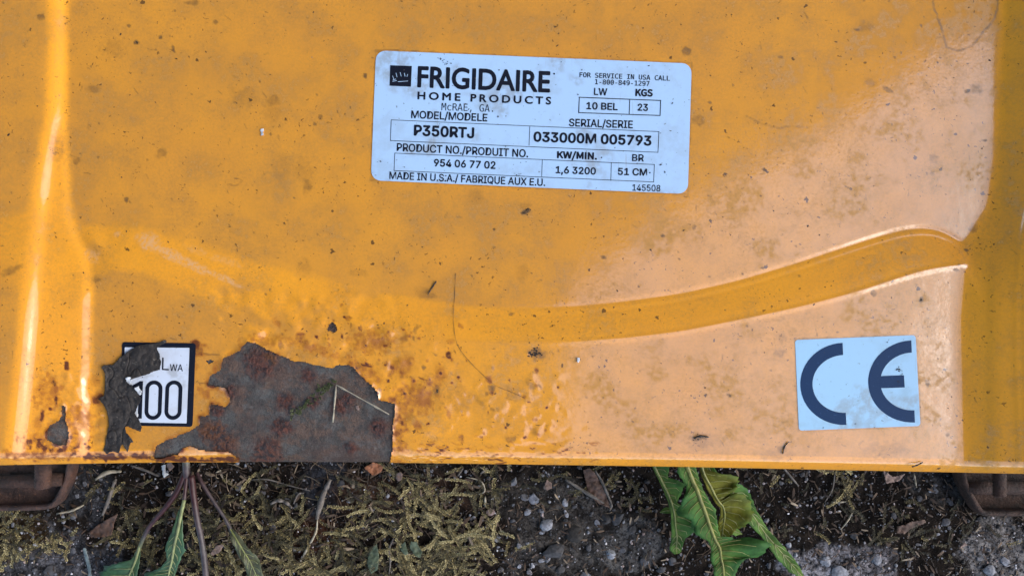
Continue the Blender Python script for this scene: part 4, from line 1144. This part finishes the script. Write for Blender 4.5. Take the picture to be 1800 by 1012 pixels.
# moss
M['moss'] = mat_var('moss', [(0.0, (0.022, 0.019, 0.008)), (0.4, (0.095, 0.078, 0.034)), (0.7, (0.29, 0.225, 0.085)), (1.0, (0.60, 0.52, 0.27))], 0.8, 900, 0.3)
mr = random.Random(9)
def moss_shoot(mb, x, y, z, a, L, rise, va, lw=0.00020, ll=0.0014):
    n = max(6, int(L / 0.00055)); bend = mr.uniform(-1.2, 1.2)
    P = []; cx, cy = x, y
    for i in range(n + 1):
        t = i / n; P.append(Vector((cx, cy, z + rise * math.sin(t * 2.2) + 0.0004)))
        aa = a + bend * t; cx += math.cos(aa) * L / n; cy += math.sin(aa) * L / n
    vs = []; fs = []; va_ = []
    for i in range(n):
        t = i / n; p = P[i]; d = (P[i + 1] - P[i]).normalized(); s = Vector((-d.y, d.x, 0)).normalized()
        # stem
        b = len(vs); w = 0.00016 * (1 - 0.5 * t)
        vs += [p + s * w, p - s * w, P[i + 1] - s * w, P[i + 1] + s * w]; fs.append((b, b + 1, b + 2, b + 3)); va_ += [va * 0.7] * 4
        for sg in (1, -1):
            l = ll * mr.uniform(.6, 1.25) * (1 - 0.45 * t); q = (s * sg + d * mr.uniform(.5, 1.1) + Vector((0, 0, mr.uniform(-.3, .9)))).normalized()
            wv = q.cross(Vector((0, 0, 1)));  wv = wv.normalized() * lw if wv.length > 1e-3 else s * lw
            b = len(vs); vs += [p - wv * .5, p + q * l * .5 + wv + Vector((0, 0, .0001)), p + q * l, p + q * l * .5 - wv]
            fs.append((b, b + 1, b + 2, b + 3)); k = min(1, max(0, va + mr.uniform(-.15, .2))); va_ += [k * .7, k, min(1, k * 1.15), k]
    mb.add(vs, fs, va_)
MP = [  # px, py, sx, sy, count, var, length mm
    (740, 900, 55, 45, 110, .72, 7), (800, 970, 55, 40, 130, .75, 8), (715, 985, 45, 30, 70, .6, 7), (620, 975, 60, 35, 100, .5, 6), (560, 1000, 40, 18, 60, .6, 6), (700, 850, 40, 22, 30, .6, 5), (860, 850, 40, 18, 45, .5, 5),
    (850, 935, 20, 15, 16, .65, 6), (880, 950, 30, 12, 16, .7, 5), (25, 935, 28, 30, 60, .62, 5), (20, 985, 14, 16, 24, .75, 6), (105, 955, 14, 24, 24, .65, 4), (88, 942, 12, 8, 12, .7, 4), (235, 935, 22, 20, 46, .4, 5), (262, 965, 18, 28, 34, .5, 5),
    (450, 880, 55, 30, 55, .4, 5), (470, 960, 60, 35, 85, .42, 5), (390, 930, 40, 40, 60, .42, 5), (400, 990, 40, 20, 45, .6, 6), (520, 930, 50, 40, 60, .35, 5), (330, 985, 40, 25, 40, .45, 5), (1490, 856, 12, 14, 22, .7, 5), (1480, 830, 30, 6, 14, .6, 4), (1120, 865, 18, 24, 20, .4, 3), (1545, 945, 6, 12, 8, .6, 4), (200, 850, 40, 20, 16, .35, 4), (650, 880, 60, 30, 60, .3, 5), (280, 890, 40, 30, 30, .3, 4), (1350, 830, 40, 8, 10, .5, 4), (1080, 840, 30, 15, 12, .4, 3),
    (1500, 920, 150, 50, 50, .12, 4), (1650, 960, 60, 40, 30, .12, 4), (1000, 850, 60, 20, 20, .25, 4)]
mm_ = MB()
for (px, py, sx, sy, cnt, va, L) in MP:
    for _ in range(int(cnt * 0.62)):
        qx, qy = mr.gauss(px, sx * .7), mr.gauss(py, sy * .7)
        if qy < 800 or qy > 1080: continue
        x, y, z = in_ground(qx, qy); moss_shoot(mm_, x, y, z, mr.uniform(0, 6.28), L * 1.6e-3 * mr.uniform(.4, 1.5), mr.uniform(.0002, .0026), min(1, max(.05, va + mr.gauss(-.08, .32))))
tag(mm_.build('moss', M['moss']), 'straw-yellow and olive moss creeping over the ground below the deck', 'moss', kind='stuff')

# crumbled plant litter
M['litter'] = mat_var('litter', [(0.0, (0.020, 0.013, 0.009)), (0.4, (0.060, 0.033, 0.018)), (0.75, (0.15, 0.10, 0.06)), (1.0, (0.33, 0.26, 0.18))], 0.75, 700, 0.4)
lr = random.Random(15); lm = MB()
for _ in range(2600):
    px = lr.uniform(-80, 1880); py = lr.uniform(790, 1060)
    L = lr.uniform(.0008, .0035) * (1.4 if 250 < px < 850 else 1); w = L * lr.uniform(.08, .35)
    x, y, z = in_ground(px, py, lr.uniform(.0004, .0016)); a = lr.uniform(0, 6.28); tl = lr.uniform(-.5, .5); bd = lr.uniform(-.4, .4)
    d = Vector((math.cos(a), math.sin(a), tl * .5)); s = Vector((-math.sin(a), math.cos(a), lr.uniform(-.4, .4)))
    o = Vector((x, y, z)); k = L * bd * .4
    vs = [o - d * L / 2 - s * w * .4, o - d * L / 2 + s * w * .4, o + s * w / 2 + Vector((0, 0, abs(k))), o - s * w / 2 + Vector((0, 0, abs(k))), o + d * L / 2 + s * w * .2, o + d * L / 2 - s * w * .2]
    va = lr.uniform(.0, .6) if lr.random() < .8 else lr.uniform(.6, 1)
    lm.add(vs, [(0, 1, 2, 3), (3, 2, 4, 5)], va)
for _ in range(900):      # fine roots and fibres
    px = lr.uniform(-60, 1860) if lr.random() < .45 else lr.gauss(560, 180); py = lr.uniform(800, 1050)
    x, y, z = in_ground(px, py, .0005); a = lr.uniform(0, 6.28); L = lr.uniform(.002, .009); bd = lr.uniform(-1.6, 1.6); P = []
    for i in range(6):
        P.append((x, y, z + .0012 * math.sin(i * .6) * lr.uniform(.3, 1))); x += math.cos(a + bd * i / 5) * L / 5; y += math.sin(a + bd * i / 5) * L / 5
    v_, f_ = tube(P, lr.uniform(.00008, .00022), 3, False); lm.add(v_, f_, lr.uniform(.1, .75) if lr.random() < .85 else lr.uniform(.75, 1))
tag(lm.build('plant_litter', M['litter']), 'brown crumbled leaf and stem litter strewn across the soil', 'litter', kind='stuff')

# dry straws, twigs and leaf scraps that stand out
M['straw'] = mat_simple('dry_straw', (0.42, 0.36, 0.26), 0.6, 0.35, 500, 0.3).m
M['twig'] = mat_simple('grey_twig', (0.17, 0.145, 0.125), 0.75, 0.45, 600, 0.4).m
M['darkfibre'] = mat_simple('dark_fibre', (0.035, 0.025, 0.018), 0.7, 0.3).m
M['deadleaf'] = mat_simple('dead_leaf', (0.135, 0.072, 0.045), 0.7, 0.5, 500, 0.5).m
M['rustchip'] = mat_simple('rust_chip', (0.36, 0.13, 0.050), 0.7, 0.5, 700, 0.5).m
M['pinkleaf'] = mat_simple('pinkish_husk', (0.30, 0.20, 0.16), 0.7, 0.4, 700, 0.4).m
M['greenscrap'] = mat_simple('faded_green', (0.10, 0.135, 0.075), 0.7, 0.4, 700, 0.4).m
M['blade'] = mat_simple('blue_green_blade', (0.17, 0.22, 0.23), 0.5, 0.3, 500, 0.2).m
M['white_chip'] = mat_simple('white_chip', (0.72, 0.74, 0.76), 0.5, 0.2, 900, 0.2).m
def gstraw(name, pts, r, mat, label, cat, lift=1.2, sides=6):
    c = catmull([(p[0], p[1]) for p in pts], 5)
    P = []
    for i, q in enumerate(c):
        x, y, z = in_ground(q[0], q[1]); zz = z + (r + lift) * 1e-3 + 0.0004 * math.sin(i * 1.3)
        x, y = ground_xy(q[0], q[1], zz * 1e3); P.append((x, y, zz))
    n = len(P); rs_ = random.Random(len(label)); rr_ = [r * 0.72e-3 * (0.35 + 0.75 * math.sin(0.35 + 2.4 * i / max(1, n - 1)) ) * rs_.uniform(0.75, 1.2) for i in range(n)]
    m_ = MB(); a, b = tube(P, rr_, sides); m_.add(a, b); return tag(m_.build(name, M[mat], attr=False), label, cat)
def dstraw(name, pts, r, mat, label, cat, m=5, sm=True):
    c = catmull(pts, m) if sm else [np.array(pts[0]) * (1 - t) + np.array(pts[1]) * t for t in np.linspace(0, 1, 8)] + [np.array(pts[1]) * (1 - t) + np.array(pts[2]) * t for t in np.linspace(0, 1, 10)[1:]]
    P = [deck_pt(q[0], q[1], r * 0.9 + 0.12 * (1 + math.sin(i * 0.9))) for i, q in enumerate(c)]
    m_ = MB(); a, b = tube(P, [r * 1e-3 * (0.8 + 0.3 * math.sin(1.7 * i + 0.5 * i * i)) for i in range(len(P))], 6); m_.add(a, b); return tag(m_.build(name, M[mat], attr=False), label, cat)
dstraw('bent_straw', [(585, 742), (591, 676), (684, 728)], 0.36, 'straw', 'pale dry straw bent into a V on the big rusty patch', 'straw', sm=False)
dstraw('hair_strand', [(801, 480), (799, 520), (797, 560), (800, 590), (808, 613), (835, 645), (870, 676), (900, 689), (922, 699)], 0.065, 'darkfibre', 'long thin dark hair curving over the lower lip of the deck', 'hair')
dstraw('grass_stalk', [(767, 494), (760, 505), (752, 517)], 0.24, 'darkfibre', 'short dark stalk lying just above the curved step', 'stalk')
dstraw('twig_scrap', [(1603, 842 - 22), (1612, 817), (1622, 812)], 0.3, 'darkfibre', 'small dark twig scrap on the bottom fold below the CE sticker', 'twig')
dstraw('twig_scrap', [(1376, 797), (1379, 785), (1386, 776)], 0.26, 'darkfibre', 'bent dark twig scrap on the fold highlight beside the CE sticker', 'twig')
dstraw('twig_scrap', [(1220, 770), (1233, 766), (1246, 768)], 0.35, 'darkfibre', 'small dark crumb of twig on the pale panel above the fresh dandelion', 'twig')
gstraw('straw', [(994, 842), (1025, 862), (1062, 884)], 0.9, 'twig', 'stiff tan straw crossing a dead leaf beside the grey pebbles', 'straw')
gstraw('straw', [(1046, 826), (1060, 850), (1074, 885), (1072, 896)], 0.8, 'twig', 'tan straw curving down along the dead leaf edge', 'straw')
gstraw('stem', [(581, 842), (570, 865), (562, 890), (557, 912)], 1.5, 'twig', 'grey dead stem between moss and soil below the rusty patch', 'stem')
gstraw('stem', [(558, 912), (555, 935), (541, 962), (528, 986)], 0.65, 'straw', 'thin pale stem end curving from the grey dead stem', 'stem')
gstraw('twig', [(1374, 818), (1388, 835), (1404, 854)], 0.55, 'twig', 'thin straight grey twig on dark soil right of the fresh dandelion', 'twig', 4)
gstraw('straw', [(1498, 901), (1490, 915), (1478, 930)], 0.5, 'straw', 'short pale straw above the light concrete patch', 'straw')
gstraw('straw', [(1462, 882), (1475, 882), (1487, 881)], 0.55, 'straw', 'flat pale straw just below the moss sprig', 'straw')
gstraw('straw', [(1607, 832), (1609, 845), (1611, 856)], 0.45, 'straw', 'tiny pale seed stalk hanging at the deck edge near the dark bracket', 'straw')
gstraw('twig', [(1468, 830), (1463, 860), (1450, 882)], 0.35, 'twig', 'hair-thin twig beside the moss sprig', 'twig')
gstraw('straw', [(476, 885), (488, 879), (502, 882), (513, 892)], 1.0, 'twig', 'curled tan straw arching over grit in the moss', 'straw')
gstraw('straw', [(516, 885), (524, 868), (534, 866)], 0.6, 'twig', 'forked grey straw beside the curled tan straw', 'straw')
gstraw('straw', [(440, 843), (470, 842), (505, 852), (545, 862)], 0.4, 'twig', 'long thin brown root running over the soil', 'root')
gstraw('straw', [(684, 1008), (686, 985), (684, 965), (692, 945)], 0.6, 'twig', 'upright grey straw at the edge of the yellow moss', 'straw')
gstraw('straw', [(380, 830), (388, 826)], 0.5, 'straw', 'short yellow straw near the purple stalks', 'straw')
gstraw('straw', [(230, 818), (255, 826), (278, 836)], 0.7, 'twig', 'grey stem lying under the deck edge left of the stalks', 'stem')
gstraw('straw', [(168, 842), (188, 830), (212, 828)], 1.1, 'straw', 'olive blade scrap under the deck edge', 'stem')
gstraw('straw', [(100, 902), (125, 897), (147, 887)], 0.7, 'straw', 'thin yellow grass blade beside the rusty bracket', 'grass blade')
gstraw('straw', [(180, 905), (190, 880), (200, 850), (204, 842)], 1.0, 'twig', 'brown dead stalk standing up beside the rusty bracket', 'stalk')
gstraw('straw', [(820, 838), (845, 845), (852, 862), (842, 868)], 0.45, 'straw', 'hooked white fibre on dark soil', 'fibre')
gstraw('straw', [(853, 872), (853, 890)], 0.6, 'straw', 'short upright pale splinter beside the pebbles', 'splinter')
gstraw('straw', [(805, 836), (814, 822)], 0.6, 'twig', 'grey splinter poking from under the deck edge', 'splinter')
gstraw('straw', [(845, 832), (856, 822)], 0.6, 'twig', 'second grey splinter poking from under the deck edge', 'splinter')

def scrap(name, poly, z, mat, label, cat, bow=1.2, deck_on=False, seed=1):
    """thin ragged sheet with thickness, bowed and uneven"""
    a = np.array(poly, float); x0, y0 = a.min(0) - 2; x1, y1 = a.max(0) + 2
    st = max(1.2, (x1 - x0) / 40); gx, gy = np.meshgrid(np.arange(x0, x1, st), np.arange(y0, y1, st))
    sd = poly_sd(gx, gy, poly) + 0.8 * fbm(gx / 4, gy / 4, 2, seed)
    u = (gx - x0) / (x1 - x0) - .5; v = (gy - y0) / (y1 - y0) - .5
    h = z + bow * (4 * v * v * 0.6 + 0.5 * u) + 0.5 * fbm(gx / 8, gy / 8, 2, seed + 4)
    if deck_on: Pt = deck_xyz(gx, gy, np.maximum(h, .25)); Pb = deck_xyz(gx, gy, np.maximum(h, .25) - 0.2)
    else:
        h = np.maximum(h, 0.5); k = MM * 1e-3 * CZ / HD; X = (gx - 900) * k; Y = (506 - gy) * k; Z = ground_height(X, Y) + h * 1e-3
        f = (CZ - Z) / CZ; Pt = np.stack([X * f, Y * f, Z], -1); Pb = Pt.copy(); Pb[..., 2] -= 0.0003
    n0, n1 = gx.shape; idf = np.arange(n0 * n1).reshape(n0, n1)
    qf = np.stack([idf[:-1, :-1], idf[1:, :-1], idf[1:, 1:], idf[:-1, 1:]], -1).reshape(-1, 4)
    ins = sd.ravel()[qf].mean(1) < 0; N = n0 * n1
    be = border(qf[ins], qf[~ins]); side = np.array([(b, a_, a_ + N, b + N) for a_, b in be])
    me = sub_mesh(name, np.concatenate([Pt.reshape(-1, 3), Pb.reshape(-1, 3)]), np.concatenate([qf[ins], qf[ins][:, ::-1] + N, side]), {})
    return tag(obj(name, me, M[mat]), label, cat)
scrap('dead_leaf', [(155, 936), (168, 925), (185, 914), (207, 902), (200, 920), (196, 940), (178, 944), (160, 944)], 2.5, 'deadleaf', 'curled red-brown dead leaf near the rusty bracket', 'dead leaf', 2.0)
scrap('dead_leaf', [(1025, 826), (1035, 822), (1046, 830), (1056, 850), (1066, 872), (1074, 894), (1055, 886), (1034, 870), (1030, 848)], 1.6, 'deadleaf', 'tan crumpled dead leaf under crossing straws beside the pebbles', 'dead leaf', 1.5)
scrap('rust_flake', [(640, 822), (655, 812), (675, 818), (670, 828), (656, 836)], 2.5, 'rustchip', 'orange flake of rusty paint lying below the big rusty patch', 'flake', 1.0)
scrap('husk', [(369, 973), (380, 958), (393, 956), (388, 968), (374, 976)], 2.2, 'pinkleaf', 'small pinkish husk beside the thick purple stalk', 'husk', 1.0)
scrap('husk', [(696, 834), (702, 829), (708, 832), (706, 842), (700, 846), (697, 842)], 2.2, 'pinkleaf', 'tiny pale pink flake below the paint edge', 'husk', 0.6)
scrap('husk', [(955, 858), (962, 842), (970, 850), (970, 858), (962, 861)], 2.4, 'pinkleaf', 'little salmon-pink fragment among the blue-grey pebbles', 'husk', 0.8)
scrap('leaf_scrap', [(650, 965), (662, 955), (666, 975), (664, 1000), (652, 1008), (645, 990)], 2.6, 'greenscrap', 'faded green leaf scrap in the olive moss', 'leaf scrap', 1.0)
scrap('leaf_scrap', [(722, 950), (732, 952), (742, 970), (738, 980), (728, 975), (720, 962)], 3.4, 'greenscrap', 'grey-green leaf scrap beside the yellow moss', 'leaf scrap', 1.0)
scrap('leaf_scrap', [(700, 960), (712, 952), (717, 972), (712, 976)], 3.0, 'greenscrap', 'small grey-green leaf scrap touching a larger one', 'leaf scrap', 0.8)
scrap('leaf_scrap', [(1553, 826), (1570, 838), (1592, 832), (1580, 845), (1557, 849)], 2.5, 'pinkleaf', 'pale brown leaf tip curling out under the deck edge', 'leaf scrap', 1.0)
scrap('leaf_scrap', [(1576, 924), (1592, 922), (1596, 918), (1625, 912), (1628, 918), (1600, 930), (1590, 938), (1577, 936)], 2.0, 'deadleaf', 'dull purple-brown leaf scrap on dark soil', 'leaf scrap', 0.8)
scrap('leaf_scrap', [(1686, 963), (1696, 953), (1701, 957), (1690, 962)], 2.0, 'pinkleaf', 'tiny tan leaf point near the dark bracket', 'leaf scrap', 0.4)
scrap('grass_sprig', [(145, 964), (150, 962), (158, 990), (162, 1020), (157, 1022), (152, 990)], 3.5, 'blade', 'short blue-grey grass blade on grey tarmac', 'grass blade', 0.3)
scrap('white_chip', [(284, 818), (291, 816), (290, 830), (298, 832), (288, 840), (285, 830)], 3.5, 'white_chip', 'pale blue-white paint chip beside the purple stalks', 'chip', 0.4)
scrap('stone_chip', [(292, 815), (300, 812), (306, 820), (298, 828)], 3.6, 'pinkleaf', 'pale pinkish stone chip beside the white chip', 'chip', 0.4)
scrap('white_chip', [(1014, 628), (1019, 628), (1019, 637), (1014, 636)], 0.5, 'white_chip', 'tiny white chip on the pale lower panel beside the CE sticker', 'chip', 0.1, True)
scrap('white_chip', [(457, 227), (463, 226), (463, 238), (459, 239)], 0.5, 'white_chip', 'tiny white fleck on the orange panel beside the data plate', 'chip', 0.1, True)
scrap('white_chip', [(624, 712), (630, 712), (632, 720), (627, 720)], 0.3, 'pinkleaf', 'small pale chip inside the bent straw on the rusty patch', 'chip', 0.1, True)

# shreds of torn white label along the flake
for k, poly in enumerate([[(255,352),(285,345),(310,365),(290,392),(262,380)], [(316,428),(350,418),(378,455),(366,488),(340,455)], [(338,322),(378,312),(380,330),(350,345)], [(318,610),(340,592),(352,640),(332,645)]]):
    o = scrap('torn_paper', [c5(p) for p in poly], 1.35 if k < 2 else 0.5, 'white_chip', None, None, 0.3, True, 40 + k); o.parent = mower
# moss line on the rusty patch
mo = MB()
for _ in range(60):
    t = mr.random(); px = 590 - 77 * t + mr.gauss(0, 3); py = 667 + 62 * t + mr.gauss(0, 3)
    p = deck_pt(px, py, -0.1); moss_shoot(mo, p.x, p.y, p.z, mr.uniform(0, 6.28), mr.uniform(.0005, .0018), mr.uniform(.0001, .0004), mr.uniform(.05, .6) if t < .8 else mr.uniform(.4, .9), 0.0002, 0.0006)
M['moss2'] = mat_var('green_moss', [(0.0, (0.03, 0.045, 0.008)), (0.5, (0.055, 0.065, 0.018)), (1.0, (0.17, 0.18, 0.09))], 0.8, 900, 0.3)
tag(mo.build('moss_streak', M['moss2']), 'thin green streak of moss across the big rusty patch', 'moss', kind='stuff')

# crumbs of soil lying on the paint and stickers
M['crumb'] = mat_var('crumb', [(0.0, (0.018, 0.012, 0.008)), (0.7, (0.06, 0.04, 0.025)), (1.0, (0.22, 0.18, 0.14))], 0.85, 900, 0.4)
cr = random.Random(22); cb = MB()
CL = [(585, 575, 2, 6, 2), (940, 620, 7, 40, 3), (926, 371, 4, 12, 2), (240, 75, 1.5, 4, 2.2), (1619, 527, 1, 3, 2.5), (1582, 652, 4, 12, 1.6), (1577, 648, 3, 8, 1.5), (1580, 670, 4, 8, 1.2), (1507, 700, 6, 6, 0.8), (785, 112, 4, 10, 1.6), (780, 105, 3, 6, 1.5), (910, 307, 4, 8, 1.4), (768, 222, 3, 6, 1.6), (667, 285, 2, 4, 2), (1230, 770, 8, 14, 1.5), (768, 686, 2, 5, 2), (150, 445, 6, 10, .8), (1400, 600, 10, 10, 1), (875, 205, 1, 2, 2), (100, 265, 6, 16, 1), (1373, 592, 8, 14, 1.0), (1560, 602, 1, 2, 2), (1503, 744, 1, 2, 1.6), (1565, 585, 2, 3, 1.4)]
for (px, py, sp_, n_, rmax) in CL:
    for _ in range(n_):
        r = cr.uniform(.4, 1.0) * rmax * MM * 1e-3 * .8; x_, y_ = cr.gauss(px, sp_), cr.gauss(py, sp_ * .6)
        p = deck_pt(x_, y_, 0.2 if (650 < x_ < 1216 and 90 < y_ < 340) or (1397 < x_ < 1616 and 590 < y_ < 755) else 0.0); a, b = stone_geo(r, cr, .6, 1)
        cb.add([v + p + Vector((0, 0, r * .2)) for v in a], b, cr.random() * .6)
for _ in range(900):
    x_, y_ = cr.uniform(0, 1800), cr.uniform(0, 775); r = MM * 1e-3 * min(2.2, .5 + cr.expovariate(2.6))
    on = (650 < x_ < 1216 and 90 < y_ < 340) or (1397 < x_ < 1616 and 590 < y_ < 755) or (215 < x_ < 345 and 600 < y_ < 750)
    p = deck_pt(x_, y_, 0.2 if on else 0.0); a, b = stone_geo(r, cr, .5, 1); k1, k2 = cr.uniform(.55, 1.7), cr.uniform(.4, 1.0); a = [Vector((v.x * k1, v.y * k2, v.z * .7)) for v in a]; an = cr.uniform(0, 3.14); a = [Vector((v.x * math.cos(an) - v.y * math.sin(an), v.x * math.sin(an) + v.y * math.cos(an), v.z)) for v in a]
    cb.add([v + p + Vector((0, 0, r * .1)) for v in a], b, cr.random() if cr.random() < .1 else cr.random() * .5)
tag(cb.build('soil_crumbs', M['crumb'], smooth=False), 'dark crumbs of soil sprinkled over the orange paint and labels', 'crumbs', kind='stuff')
